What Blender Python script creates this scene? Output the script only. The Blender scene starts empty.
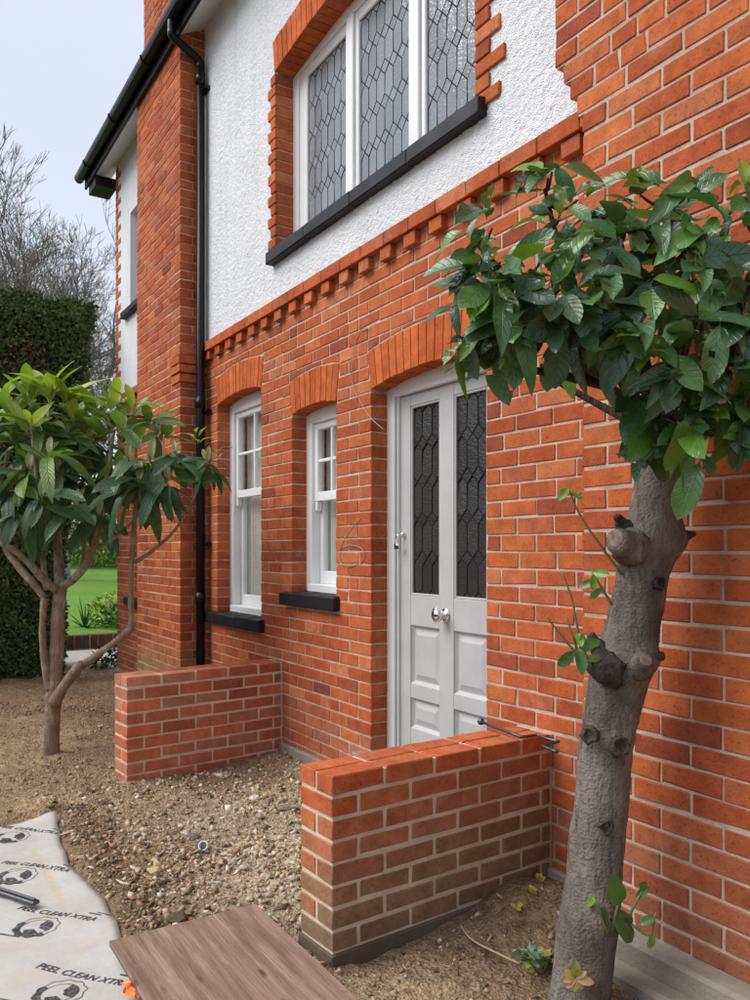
import bpy, math, random
import numpy as np
from mathutils import Vector, Matrix, noise
random.seed(7); np.random.seed(7)
R = math.radians
sc = bpy.context.scene
COL = sc.collection

# ------------------------------------------------------------------ camera, sky, sun, exposure
F, HOR, CX, VP = 800.0, 550.0, 375.0, -130.0          # photo pixels
CAM = Vector((0.0, -2.39, 1.40))
TH = math.atan((CX - VP) / F); S_, C_ = math.sin(TH), math.cos(TH)
cd = bpy.data.cameras.new('camera'); cam = bpy.data.objects.new('camera', cd); COL.objects.link(cam)
cam.location = CAM
cam.rotation_euler = (math.pi/2, 0, math.pi/2 - TH)
cd.sensor_fit = 'VERTICAL'; cd.sensor_height = 36.0; cd.lens = 36.0*F/1000.0; cd.shift_y = (HOR-500.0)/1000.0
cd.clip_start = 0.05; cd.clip_end = 2000
sc.camera = cam

SUN_EL, SUN_AZ = 48.0, 205.0      # azimuth: clockwise from +Y
wd = bpy.data.worlds.new('World'); sc.world = wd; wd.use_nodes = True
nt = wd.node_tree; nt.nodes.clear()
o_ = nt.nodes.new('ShaderNodeOutputWorld'); bg = nt.nodes.new('ShaderNodeBackground')
sky = nt.nodes.new('ShaderNodeTexSky'); sky.sky_type = 'NISHITA'; sky.sun_disc = False
sky.sun_elevation = R(SUN_EL); sky.sun_rotation = R(SUN_AZ); sky.air_density = 1.0; sky.dust_density = 2.5; sky.ozone_density = 1.5
hs = nt.nodes.new('ShaderNodeHueSaturation'); hs.inputs['Saturation'].default_value = 0.55; hs.inputs['Value'].default_value = 0.7
# thin even cloud veil over the whole sky
tc = nt.nodes.new('ShaderNodeTexCoord'); nz = nt.nodes.new('ShaderNodeTexNoise')
nz.inputs['Scale'].default_value = 2.2; nz.inputs['Detail'].default_value = 5; nz.inputs['Roughness'].default_value = .5
mr = nt.nodes.new('ShaderNodeMapRange'); mr.inputs[1].default_value = .3; mr.inputs[2].default_value = .7; mr.inputs[3].default_value = .70; mr.inputs[4].default_value = .95
mx = nt.nodes.new('ShaderNodeMix'); mx.data_type = 'RGBA'; mx.inputs[7].default_value = (3.5, 3.85, 4.5, 1)
L = nt.links.new
L(sky.outputs[0], hs.inputs['Color']); L(tc.outputs['Generated'], nz.inputs['Vector']); L(nz.outputs['Fac'], mr.inputs[0])
L(mr.outputs[0], mx.inputs[0]); L(hs.outputs[0], mx.inputs[6]); L(mx.outputs[2], bg.inputs['Color'])
bg.inputs['Strength'].default_value = 0.10; L(bg.outputs[0], o_.inputs['Surface'])
sd = bpy.data.lights.new('sun', 'SUN'); sun = bpy.data.objects.new('sun', sd); COL.objects.link(sun)
sd.energy = 1.5; sd.angle = R(45); sd.color = (1.0, .975, .95)
saz = R(SUN_AZ); sdir = Vector((math.sin(saz)*math.cos(R(SUN_EL)), math.cos(saz)*math.cos(R(SUN_EL)), math.sin(R(SUN_EL))))
sun.rotation_euler = sdir.to_track_quat('Z', 'Y').to_euler()
sc.view_settings.view_transform = 'Standard'; sc.view_settings.look = 'None'
sc.view_settings.exposure = 1.22; sc.view_settings.gamma = 1.0; sc.view_settings.use_curve_mapping = False
sc.cycles.max_bounces = 8

# ------------------------------------------------------------------ pixel <-> place helpers
def ray(u, v): return Vector((-C_*F + S_*(u-CX), S_*F + C_*(u-CX), HOR - v))
def at(u, v, Z): return CAM + ray(u, v)*(Z/F)                       # point at depth Z metres
def on_y(u, v, y=0.0): r = ray(u, v); return CAM + r*((y-CAM.y)/r.y)
def on_z(u, v, z=0.0): r = ray(u, v); return CAM + r*((z-CAM.z)/r.z)
def depth_of(p): return -C_*p[0] + S_*(p[1]-CAM.y)
def proj(p):
    Z = depth_of(p)
    return CX + F*(S_*p[0]+C_*(p[1]-CAM.y))/Z, HOR - F*(p[2]-CAM.z)/Z, Z

# ------------------------------------------------------------------ object helpers
WM = {}
def _link(o, parent, M):
    COL.objects.link(o)
    WM[o.name] = M
    if parent is not None:
        o.parent = parent
        o.matrix_parent_inverse = WM[parent.name].inverted()
    o.matrix_basis = M
    return o
def tag(o, label=None, cat=None, group=None, kind=None):
    if label: o['label'] = label
    if cat: o['category'] = cat
    if group: o['group'] = group
    if kind: o['kind'] = kind
    return o
def empty(name, loc, parent=None):
    o = bpy.data.objects.new(name, None); o.empty_display_size = .1
    return _link(o, parent, Matrix.Translation(loc))
def add(name, me, parent=None, M=None, color=None):
    o = bpy.data.objects.new(name, me)
    if color is not None: o.color = (*color[:3], 1)
    return _link(o, parent, M if M is not None else Matrix())
def mesh(name, verts, faces, mat, smooth=False, colors=None, uvs=None):
    me = bpy.data.meshes.new(name)
    if isinstance(verts, np.ndarray) and isinstance(faces, np.ndarray):
        nv, nf = len(verts), len(faces); k = faces.shape[1]
        me.vertices.add(nv); me.vertices.foreach_set('co', verts.astype(np.float32).ravel())
        me.loops.add(nf*k); me.loops.foreach_set('vertex_index', faces.astype(np.int32).ravel())
        me.polygons.add(nf); me.polygons.foreach_set('loop_start', np.arange(0, nf*k, k, dtype=np.int32))
        me.polygons.foreach_set('loop_total', np.full(nf, k, dtype=np.int32))
        me.update(calc_edges=True)
    else:
        me.from_pydata([tuple(v) for v in verts], [], [tuple(f) for f in faces])
    if colors is not None:
        at_ = me.color_attributes.new('col', 'FLOAT_COLOR', 'POINT')
        c = np.ones((len(me.vertices), 4), dtype=np.float32); c[:, :3] = np.asarray(colors, dtype=np.float32)[:, :3]
        at_.data.foreach_set('color', c.ravel())
    if uvs is not None:
        ul = me.uv_layers.new(name='UVMap')
        vi = np.zeros(len(me.loops), dtype=np.int32); me.loops.foreach_get('vertex_index', vi)
        ul.data.foreach_set('uv', np.asarray(uvs, dtype=np.float32)[vi].ravel())
    if smooth: me.polygons.foreach_set('use_smooth', np.ones(len(me.polygons), dtype=bool))
    me.materials.append(mat); me.update()
    return me
class MB:
    def __init__(s): s.v = []; s.f = []; s.c = []; s.uv = []
    def raw(s, v, f, col=None):
        n = len(s.v); s.v += [tuple(p) for p in v]; s.f += [tuple(i+n for i in q) for q in f]
        if col is not None: s.c += [col]*len(v)
        return s
    def box(s, x0, x1, y0, y1, z0, z1, ch=0.002, col=None):
        v, f = cbox(x1-x0, y1-y0, z1-z0, min(ch, .45*min(x1-x0, y1-y0, z1-z0)))
        c = ((x0+x1)/2, (y0+y1)/2, (z0+z1)/2)
        return s.raw([(p[0]+c[0], p[1]+c[1], p[2]+c[2]) for p in v], f, col)
    def tube(s, pts, rad, n=8, cap=True, wob=0.0, col=None):
        v, f = tube(pts, rad, n, cap, wob); return s.raw(v, f, col)
    def build(s, name, mat, parent=None, smooth=False, color=None):
        me = mesh(name, s.v, s.f, mat, smooth, s.c if s.c else None)
        return add(name, me, parent, None, color)
def cbox(Lx, Ly, Lz, ch, jit=0.0, rnd=random):
    hx, hy, hz = Lx/2, Ly/2, Lz/2
    V = []; idx = {}
    for sx in (-1, 1):
        for sy in (-1, 1):
            for sz in (-1, 1):
                j = [1+rnd.uniform(-jit, jit) for _ in range(3)] if jit else (1, 1, 1)
                c = [ch*(.6+.8*rnd.random())*(rnd.uniform(1.8, 3.2) if rnd.random() < .05 else 1) if jit else ch for _ in range(3)]; c = [min(q_, .3*Lx, .3*Ly, .3*Lz) for q_ in c]
                d = [rnd.uniform(-jit, jit)*.0042 for _ in range(3)] if jit else (0, 0, 0)
                base = (sx*hx+d[0], sy*hy+d[1]*.5, sz*hz+d[2])
                idx[(sx, sy, sz)] = len(V)
                V.append((base[0], sy*(hy-c[0]), sz*(hz-c[1])))
                V.append((sx*(hx-c[0]), base[1], sz*(hz-c[2])))
                V.append((sx*(hx-c[1]), sy*(hy-c[2]), base[2]))
    Fc = []
    def q(cs, k): return tuple(idx[c]+k for c in cs)
    Fc.append(q([(-1,-1,-1),(-1,-1,1),(-1,1,1),(-1,1,-1)], 0)); Fc.append(q([(1,-1,-1),(1,1,-1),(1,1,1),(1,-1,1)], 0))
    Fc.append(q([(-1,-1,-1),(1,-1,-1),(1,-1,1),(-1,-1,1)], 1)); Fc.append(q([(-1,1,-1),(-1,1,1),(1,1,1),(1,1,-1)], 1))
    Fc.append(q([(-1,-1,-1),(-1,1,-1),(1,1,-1),(1,-1,-1)], 2)); Fc.append(q([(-1,-1,1),(1,-1,1),(1,1,1),(-1,1,1)], 2))
    for a in (-1, 1):
        for b in (-1, 1):
            i0, i1 = idx[(a, b, -1)], idx[(a, b, 1)]
            e = (i0, i0+1, i1+1, i1); Fc.append(e if a*b < 0 else e[::-1])
            i0, i1 = idx[(a, -1, b)], idx[(a, 1, b)]
            e = (i0, i1, i1+2, i0+2); Fc.append(e if a*b > 0 else e[::-1])
            i0, i1 = idx[(-1, a, b)], idx[(1, a, b)]
            e = (i0+1, i0+2, i1+2, i1+1); Fc.append(e if a*b < 0 else e[::-1])
    for k, i in idx.items():
        t = (i, i+1, i+2); Fc.append(t if k[0]*k[1]*k[2] > 0 else t[::-1])
    return V, Fc
def prism(poly, y0, y1, ch=.002):
    """poly: counter-clockwise seen from -y, list of (x,z); front face at y0."""
    cx = sum(p[0] for p in poly)/len(poly); cz = sum(p[1] for p in poly)/len(poly); n = len(poly)
    inn = []
    for x, z in poly:
        d = math.hypot(x-cx, z-cz) or 1; k = max(0, 1-1.3*ch/d); inn.append((cx+(x-cx)*k, cz+(z-cz)*k))
    V = [(x, y0, z) for x, z in inn] + [(x, y0+ch, z) for x, z in poly] + [(x, y1, z) for x, z in poly]
    Fc = [tuple(range(n)), tuple(range(3*n-1, 2*n-1, -1))]
    for i in range(n):
        j = (i+1) % n
        Fc.append((i, n+i, n+j, j)); Fc.append((n+i, 2*n+i, 2*n+j, n+j))
    return V, Fc
def tube(pts, rad, n=8, cap=True, wob=0.0):
    pts = [Vector(p) for p in pts]; m = len(pts)
    if not hasattr(rad, '__len__'): rad = [rad]*m
    V = []; Fc = []; ref = None
    for i, p in enumerate(pts):
        t = (pts[min(i+1, m-1)]-pts[max(i-1, 0)]).normalized()
        if ref is None:
            ref = t.cross(Vector((0.31, 0.83, 0.2))).normalized()
        a = (ref - t*ref.dot(t)); a = a.normalized() if a.length > 1e-6 else t.orthogonal().normalized(); b = t.cross(a); ref = a
        for k in range(n):
            an = 2*math.pi*k/n; d = a*math.cos(an)+b*math.sin(an); r = rad[i]
            if wob: r *= 1+wob*noise.noise((p+d*r)*9.0)+.5*wob*noise.noise((p+d*r)*30.0)
            V.append(p+d*r)
    for i in range(m-1):
        for k in range(n):
            k2 = (k+1) % n; Fc.append((i*n+k, i*n+k2, (i+1)*n+k2, (i+1)*n+k))
    if cap: Fc.append(tuple(range(n-1, -1, -1))); Fc.append(tuple((m-1)*n+k for k in range(n)))
    return V, Fc
def spline(pts, per=6):
    pts = [Vector(p) for p in pts]; out = []
    P = [pts[0]*2-pts[1]] + pts + [pts[-1]*2-pts[-2]]
    for i in range(1, len(P)-2):
        for k in range(per):
            t = k/per
            out.append(.5*((2*P[i])+(-P[i-1]+P[i+1])*t+(2*P[i-1]-5*P[i]+4*P[i+1]-P[i+2])*t*t+(-P[i-1]+3*P[i]-3*P[i+1]+P[i+2])*t**3))
    out.append(pts[-1]); return out
def lerp_list(vals, n):
    out = []
    for i in range(n):
        t = i/(n-1)*(len(vals)-1); k = min(int(t), len(vals)-2); out.append(vals[k]+(vals[k+1]-vals[k])*(t-k))
    return out
def lathe(prof, n=20):
    """prof: list of (r, h) around +Z"""
    V = []; Fc = []
    for r, h in prof:
        for k in range(n): V.append((r*math.cos(2*math.pi*k/n), r*math.sin(2*math.pi*k/n), h))
    for i in range(len(prof)-1):
        for k in range(n): Fc.append((i*n+k, i*n+(k+1) % n, (i+1)*n+(k+1) % n, (i+1)*n+k))
    Fc.append(tuple(range(n-1, -1, -1))); Fc.append(tuple((len(prof)-1)*n+k for k in range(n)))
    return V, Fc

# ------------------------------------------------------------------ materials
class NT:
    def __init__(s, name):
        s.m = bpy.data.materials.new(name); s.m.use_nodes = True; s.t = s.m.node_tree; s.p = s.t.nodes['Principled BSDF']
    def n(s, k, **kw):
        nd = s.t.nodes.new(k)
        for a, b in kw.items(): setattr(nd, a, b)
        return nd
    def l(s, a, b): s.t.links.new(a, b)
    def noise(s, vec, scale, detail=4, rough=.55):
        a = s.n('ShaderNodeTexNoise'); a.inputs['Scale'].default_value = scale; a.inputs['Detail'].default_value = detail; a.inputs['Roughness'].default_value = rough
        if vec is not None: s.l(vec, a.inputs['Vector'])
        return a.outputs['Fac']
    def vor(s, vec, scale, out='Distance'):
        a = s.n('ShaderNodeTexVoronoi'); a.inputs['Scale'].default_value = scale
        if vec is not None: s.l(vec, a.inputs['Vector'])
        return a.outputs[out]
    def rng(s, v, a, b, c=0., d=1.):
        r = s.n('ShaderNodeMapRange'); r.inputs[1].default_value = a; r.inputs[2].default_value = b; r.inputs[3].default_value = c; r.inputs[4].default_value = d
        s.l(v, r.inputs[0]); return r.outputs[0]
    def mix(s, fac, a, b, mode='MIX'):
        m = s.n('ShaderNodeMix', data_type='RGBA', blend_type=mode)
        for i, x in ((0, fac), (6, a), (7, b)):
            if hasattr(x, 'is_output'): s.l(x, m.inputs[i])
            elif i == 0: m.inputs[0].default_value = x
            else: m.inputs[i].default_value = (*x[:3], 1)
        return m.outputs[2]
    def math(s, op, a, b=0.):
        m = s.n('ShaderNodeMath', operation=op)
        for i, x in ((0, a), (1, b)):
            if hasattr(x, 'is_output'): s.l(x, m.inputs[i])
            else: m.inputs[i].default_value = x
        return m.outputs[0]
    def geo(s): return s.n('ShaderNodeNewGeometry').outputs['Position']
    def obj(s): return s.n('ShaderNodeTexCoord').outputs['Object']
    def sep(s, v):
        a = s.n('ShaderNodeSeparateXYZ'); s.l(v, a.inputs[0]); return a.outputs
    def scale(s, v, sc_):
        a = s.n('ShaderNodeMapping'); s.l(v, a.inputs[0]); a.inputs['Scale'].default_value = sc_; return a.outputs[0]
    def bump(s, h, strength=.5, dist=.01, prev=None):
        b = s.n('ShaderNodeBump'); b.inputs['Strength'].default_value = strength; b.inputs['Distance'].default_value = dist
        s.l(h, b.inputs['Height'])
        if prev is not None: s.l(prev, b.inputs['Normal'])
        return b.outputs[0]
    def set(s, col=None, rough=None, normal=None, metal=None, spec=None, **kw):
        for k, x in (('Base Color', col), ('Roughness', rough), ('Normal', normal), ('Metallic', metal), ('Specular IOR Level', spec)):
            if x is None: continue
            if hasattr(x, 'is_output'): s.l(x, s.p.inputs[k])
            elif k == 'Base Color': s.p.inputs[k].default_value = (*x[:3], 1)
            else: s.p.inputs[k].default_value = x
        for k, x in kw.items(): s.p.inputs[k].default_value = x
        return s.m
def col_source(n, src):
    if src == 'attr':
        a = n.n('ShaderNodeVertexColor'); a.layer_name = 'col'; return a.outputs['Color']
    return n.n('ShaderNodeObjectInfo').outputs['Color']
def brick_mat(name, src):
    n = NT(name); g = n.geo(); base = col_source(n, src)
    n1 = n.noise(g, 14, 5, .65); n2 = n.noise(g, 90, 3, .6); n3 = n.noise(g, 320, 2, .6)
    c = n.mix(n.rng(n1, .3, .72), n.mix(1, base, (.70, .66, .66), 'MULTIPLY'), n.mix(1, base, (1.15, 1.14, 1.1), 'MULTIPLY'))
    c = n.mix(n.rng(n2, .56, .68, 0, .7), c, n.mix(1, base, (.46, .40, .40), 'MULTIPLY'))
    wv = n.n('ShaderNodeTexVoronoi'); wv.inputs['Scale'].default_value = 26.; n.l(g, wv.inputs['Vector']); c = n.mix(n.rng(wv.outputs['Distance'], .02, .055, .7, 0), c, (.07, .035, .025))   # burnt pits
    c = n.mix(n.rng(n3, .62, .72, 0, .5), c, (.42, .23, .14))
    c = n.mix(n.math('MULTIPLY', n.rng(n.noise(g, 5, 6, .75), .58, .74), n.rng(n2, .40, .6, .0, .5)), c, (.56, .42, .33))   # faint mortar smears
    big = n.noise(g, .9, 4, .6); c = n.mix(n.rng(big, .35, .65), n.mix(1, c, (.84, .82, .84), 'MULTIPLY'), n.mix(1, c, (1.06, 1.06, 1.05), 'MULTIPLY'))   # weathering across the wall
    h = n.math('ADD', n.math('MULTIPLY', n2, .6), n.math('MULTIPLY', n3, .5))
    b = n.bump(h, .55, .004, n.bump(n1, .5, .008))
    return n.set(c, n.rng(n2, .3, .7, .82, .97), b, spec=.12)
BR_O = brick_mat('brick_fired_clay', 'obj'); BR_A = brick_mat('brick_fired_clay_courses', 'attr')
def mortar_mat(name, c0, c1):
    n = NT(name); g = n.geo(); a = n.noise(g, 9, 5, .6); b = n.noise(g, 160, 3, .7)
    c = n.mix(n.rng(a, .3, .7), c0, c1); c = n.mix(n.rng(b, .5, .75, 0, .4), c, (.26, .21, .16))
    return n.set(c, .95, n.bump(b, .7, .006, n.bump(a, .5, .01)), spec=.15)
MORTAR = mortar_mat('lime_mortar', (.40, .30, .23), (.64, .54, .45)); MORTAR_NEW = mortar_mat('sandy_mortar', (.56, .46, .33), (.74, .63, .48))
def paint(name, col, rough=.45, spec=.5, grain=.0, dirt=.0):
    n = NT(name); g = n.geo(); a = n.noise(g, 5, 5, .6); b = n.noise(g, 220, 2, .5)
    dk = tuple(x*(1-dirt) for x in col)
    c = n.mix(n.rng(a, .35, .7), col, dk)
    return n.set(c, n.rng(a, .3, .7, rough-.06, rough+.1), n.bump(b, .06+grain, .002), spec=spec)
WHITE = paint('white_gloss_paint', (.80, .80, .80), .35, .5, 0, .07)
DOORP = paint('pale_grey_eggshell', (.49, .49, .485), .42, .45, .08, .13)
FRAMEP = paint('off_white_frame', (.70, .70, .70), .4, .5, 0, .08)
BLACKP = paint('black_gloss_plastic', (.007, .007, .009), .34, .30, 0, .2)
SILLP = paint('black_masonry_paint', (.012, .012, .016), .55, .35, .5, .4)
LEAD = paint('lead_came', (.016, .017, .019), .8, .12, .2)
SOFFIT = paint('white_soffit', (.74, .74, .73), .6, .3, 0, .1)
n = NT('chrome'); CHROME = n.set((.75, .74, .72), .08, metal=1.0)
n = NT('black_steel'); STEEL = n.set((.10, .105, .12), n.rng(n.noise(n.geo(), 60), .3, .7, .3, .5), metal=.8)
def render_mat():
    n = NT('white_pebbledash'); g = n.geo(); v = n.vor(g, 150); a = n.noise(g, 3, 5, .6); b = n.noise(g, 110, 3, .7)
    c = n.mix(n.rng(a, .35, .7), (.82, .83, .84), (.74, .755, .78))
    st = n.noise(n.scale(g, (7, 7, .5)), 1.6, 4, .6); c = n.mix(n.rng(st, .5, .7, 0, .35), c, (.60, .60, .58))   # rain streaks
    h = n.math('ADD', n.math('MULTIPLY', n.math('SUBTRACT', 1.0, v), .9), n.math('MULTIPLY', b, .9))
    return n.set(c, .85, n.bump(h, .8, .008), spec=.25)
RENDERM = render_mat()
def pane_mat(name, col, rough, bumpsc, strength, trans=0.0, spec=.6, coat=0.):
    n = NT(name); g = n.obj(); oi = n.n('ShaderNodeObjectInfo').outputs['Random']
    va = n.n('ShaderNodeVectorMath', operation='ADD'); n.l(g, va.inputs[0]); cb = n.n('ShaderNodeCombineXYZ'); n.l(n.math('MULTIPLY', oi, 37.), cb.inputs[0]); n.l(cb.outputs[0], va.inputs[1])
    h = n.noise(n.scale(va.outputs[0], (1, 1, 2.5)), bumpsc, 2, .5)
    c = n.mix(oi, tuple(x*.8 for x in col), tuple(min(1, x*1.15) for x in col))
    n.p.inputs['Transmission Weight'].default_value = trans; n.p.inputs['IOR'].default_value = 1.5
    return n.set(c, rough, n.bump(h, strength, .01), spec=spec)
PANE_UP = pane_mat('obscured_leaded_glass', (.215, .23, .245), .14, 28, .30, 0, .75)
PANE_DOOR = pane_mat('rippled_dark_glass', (.042, .040, .038), .10, 34, .36, 0, .5)
def clear_glass():
    n = NT('clear_window_glass'); t = n.t
    lw = n.n('ShaderNodeLayerWeight'); lw.inputs[0].default_value = .5; fz = n.math('ADD', .05, n.math('MULTIPLY', n.math('POWER', lw.outputs['Facing'], 3.5), .8))
    tr = n.n('ShaderNodeBsdfTransparent'); tr.inputs[0].default_value = (.95, .97, .96, 1); gl = n.n('ShaderNodeBsdfGlossy'); gl.inputs['Roughness'].default_value = .015
    b = n.bump(n.noise(n.geo(), 3.0, 2), .05, .02); n.l(b, gl.inputs['Normal'])
    ms = n.n('ShaderNodeMixShader'); n.l(fz, ms.inputs[0]); n.l(tr.outputs[0], ms.inputs[1]); n.l(gl.outputs[0], ms.inputs[2])
    n.l(ms.outputs[0], t.nodes['Material Output'].inputs[0]); return n.m
GLASS = clear_glass()
n = NT('room_dark'); ROOM = n.set((.06, .055, .05), .9)
n = NT('curtain_cloth'); CURT = n.set((.82, .80, .77), .9)
def concrete(name, c0, c1):
    n = NT(name); g = n.geo(); a = n.noise(g, 4, 6, .65); b = n.noise(g, 90, 4, .7)
    c = n.mix(n.rng(a, .3, .7), c0, c1); c = n.mix(n.rng(b, .55, .7, 0, .5), c, tuple(x*.6 for x in c0))
    return n.set(c, .92, n.bump(b, .6, .006, n.bump(a, .4, .02)), spec=.2)
CONC = concrete('old_concrete', (.22, .19, .15), (.36, .31, .25)); FOOT = concrete('muddy_footing', (.10, .075, .05), (.16, .12, .085)); PATHM = concrete('pale_concrete_path', (.30, .26, .22), (.46, .40, .34))
def bark(name, c0, c1, c2, sc_=1., ring=0.):
    n = NT(name); g = n.geo(); a = n.noise(n.scale(g, (1, 1, .5)), 7*sc_, 6, .65); b = n.noise(n.scale(g, (1, 1, .35)), 60*sc_, 4, .7)
    d = n.noise(g, 3*sc_, 4, .6); sp = n.vor(g, 110*sc_)
    c = n.mix(n.rng(a, .32, .68), c0, c1); c = n.mix(n.rng(d, .52, .66, 0, .8), c, c2)
    c = n.mix(n.rng(b, .5, .72, 0, .7), c, tuple(x*.42 for x in c0))
    rz = n.noise(n.scale(g, (1, 1, 9)), 4.5, 3, .6)
    stk = n.noise(n.scale(g, (1, 1, .09)), 34*sc_, 4, .65); c = n.mix(n.rng(stk, .52, .66, 0, .6), c, tuple(x*.5 for x in c0))
    lich = n.noise(n.scale(g, (1, 1, .7)), 16*sc_, 5, .7); c = n.mix(n.rng(lich, .60, .70, 0, .45), c, tuple(min(1, x*1.45) for x in c1))
    h = n.math('ADD', b, n.math('MULTIPLY', a, 1.2)); h = n.math('ADD', h, n.math('MULTIPLY', sp, .35)); h = n.math('ADD', h, n.math('MULTIPLY', rz, ring))
    return n.set(c, .88, n.bump(h, .75, .012), spec=.25)
BARK_R = bark('smooth_grey_bark', (.12, .098, .08), (.27, .235, .20), (.075, .060, .050), 1.0, .5)
BARK_L = bark('mottled_brown_bark', (.24, .155, .10), (.42, .31, .22), (.52, .47, .39), 2.6, .3)
BARK_B = bark('bare_tree_bark', (.20, .165, .14), (.30, .255, .22), (.33, .29, .23), .4)
n = NT('cut_wood'); g = n.geo(); CUT = n.set(n.mix(n.rng(n.noise(g, 45, 5, .7), .35, .65), (.10, .07, .05), (.30, .22, .16)), .85, n.bump(n.noise(g, 90), .5, .005))
def leaf_mat(name, rough, spec, vein, src='obj', back=(.10, .16, .05), veins=8.0, transl=.12, bst=.4):
    n = NT(name); uv = n.n('ShaderNodeUVMap').outputs[0]; s = n.sep(uv); base = col_source(n, src)
    ax = n.math('ABSOLUTE', n.math('SUBTRACT', s[0], .5))
    mid = n.rng(ax, .0, .035, 1, 0)
    t = n.math('FRACT', n.math('MULTIPLY', n.math('SUBTRACT', s[1], n.math('MULTIPLY', ax, .45)), veins))
    side = n.math('MULTIPLY', n.rng(n.math('ABSOLUTE', n.math('SUBTRACT', t, .5)), .0, .16, 1, 0), .6)
    v = n.math('MAXIMUM', mid, side)
    g = n.geo(); nz_ = n.noise(g, 25, 4, .6)
    c = n.mix(n.rng(nz_, .3, .7), n.mix(1, base, (.72, .78, .8), 'MULTIPLY'), n.mix(1, base, (1.2, 1.12, 1.0), 'MULTIPLY'))
    c = n.mix(n.math('MULTIPLY', v, vein), c, n.mix(1, base, (2.3, 1.9, 1.7), 'MULTIPLY'))
    c = n.mix(n.rng(n.noise(g, 60, 3), .70, .76, 0, .6), c, (.16, .12, .03))
    bf = n.n('ShaderNodeNewGeometry').outputs['Backfacing']
    c = n.mix(bf, c, n.mix(.25, n.mix(1, base, (1.35, 1.25, 1.2), 'MULTIPLY'), back))
    hb = n.math('SUBTRACT', n.math('MULTIPLY', nz_, .8), n.math('MULTIPLY', v, 1.0))
    n.set(c, n.math('ADD', n.math('MULTIPLY', bf, .25), n.rng(nz_, .3, .7, rough-.06, rough+.12)), n.bump(hb, bst, .008), spec=spec)
    td = n.n('ShaderNodeBsdfTranslucent'); n.l(n.mix(1, c, (1.3, 1.5, .5), 'MULTIPLY'), td.inputs[0])
    ms = n.n('ShaderNodeMixShader'); ms.inputs[0].default_value = transl
    n.l(n.p.outputs[0], ms.inputs[1]); n.l(td.outputs[0], ms.inputs[2]); n.l(ms.outputs[0], n.t.nodes['Material Output'].inputs[0])
    return n.m
LF_R = leaf_mat('laurel_leaf', .27, .7, .12, veins=7., transl=.18, bst=.28); LF_RA = leaf_mat('laurel_leaf_mass', .27, .7, .12, 'attr', veins=7., transl=.18, bst=.28)
LF_L = leaf_mat('ribbed_leaf', .34, .55, .6, veins=12., bst=.9, transl=.28); LF_LA = leaf_mat('ribbed_leaf_mass', .34, .55, .6, 'attr', veins=12., bst=.9, transl=.28)
def attr_mat(name, rough=.9, spec=.2, bs=60, strength=.5):
    n = NT(name); g = n.geo(); base = col_source(n, 'attr'); a = n.noise(g, bs, 4, .65)
    c = n.mix(n.rng(a, .3, .7), n.mix(1, base, (.65, .63, .6), 'MULTIPLY'), n.mix(1, base, (1.25, 1.24, 1.2), 'MULTIPLY'))
    return n.set(c, rough, n.bump(a, strength, .006), spec=spec)
STONEM = attr_mat('rubble_stone'); HEDGEM = attr_mat('hedge_foliage', .75, .2, 8, .1); GRASSM = attr_mat('grass_blades', .7, .25, 5, .1)
def obj_mat(name, rough=.9, spec=.2, bs=60, strength=.5):
    n = NT(name); g = n.geo(); base = col_source(n, 'obj'); a = n.noise(g, bs, 4, .65)
    c = n.mix(n.rng(a, .3, .7), n.mix(1, base, (.65, .63, .6), 'MULTIPLY'), n.mix(1, base, (1.25, 1.24, 1.2), 'MULTIPLY'))
    return n.set(c, rough, n.bump(a, strength, .006), spec=spec)
STONEO = obj_mat('single_stone')
def soil_mat():
    n = NT('bare_soil'); g = n.geo(); base = col_source(n, 'attr')
    a = n.noise(g, 3, 6, .7); b = n.noise(g, 22, 5, .7); d = n.noise(g, 140, 3, .7); v = n.vor(g, 70)
    c = n.mix(n.rng(b, .34, .66), n.mix(1, base, (.45, .42, .4), 'MULTIPLY'), n.mix(1, base, (1.35, 1.35, 1.35), 'MULTIPLY'))
    c = n.mix(n.rng(d, .53, .68, 0, .8), c, n.mix(1, base, (1.9, 1.85, 1.8), 'MULTIPLY'))
    c = n.mix(n.rng(d, .28, .42, .7, 0), c, n.mix(1, base, (.35, .33, .3), 'MULTIPLY'))
    h = n.math('ADD', n.math('MULTIPLY', b, .8), n.math('ADD', n.math('MULTIPLY', d, .35), n.math('MULTIPLY', v, .4)))
    return n.set(c, .97, n.bump(h, 1.0, .035), spec=.1)
SOIL = soil_mat()
def grass_mat():
    n = NT('lawn_grass'); g = n.geo(); a = n.noise(g, .5, 5, .6); b = n.noise(g, 40, 4, .7)
    c = n.mix(n.rng(a, .3, .7), (.115, .24, .035), (.19, .33, .06)); c = n.mix(n.rng(b, .42, .66, 0, .8), c, (.06, .14, .02))
    return n.set(c, .9, n.bump(b, .6, .03), spec=.1)
LAWN = grass_mat()
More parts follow.
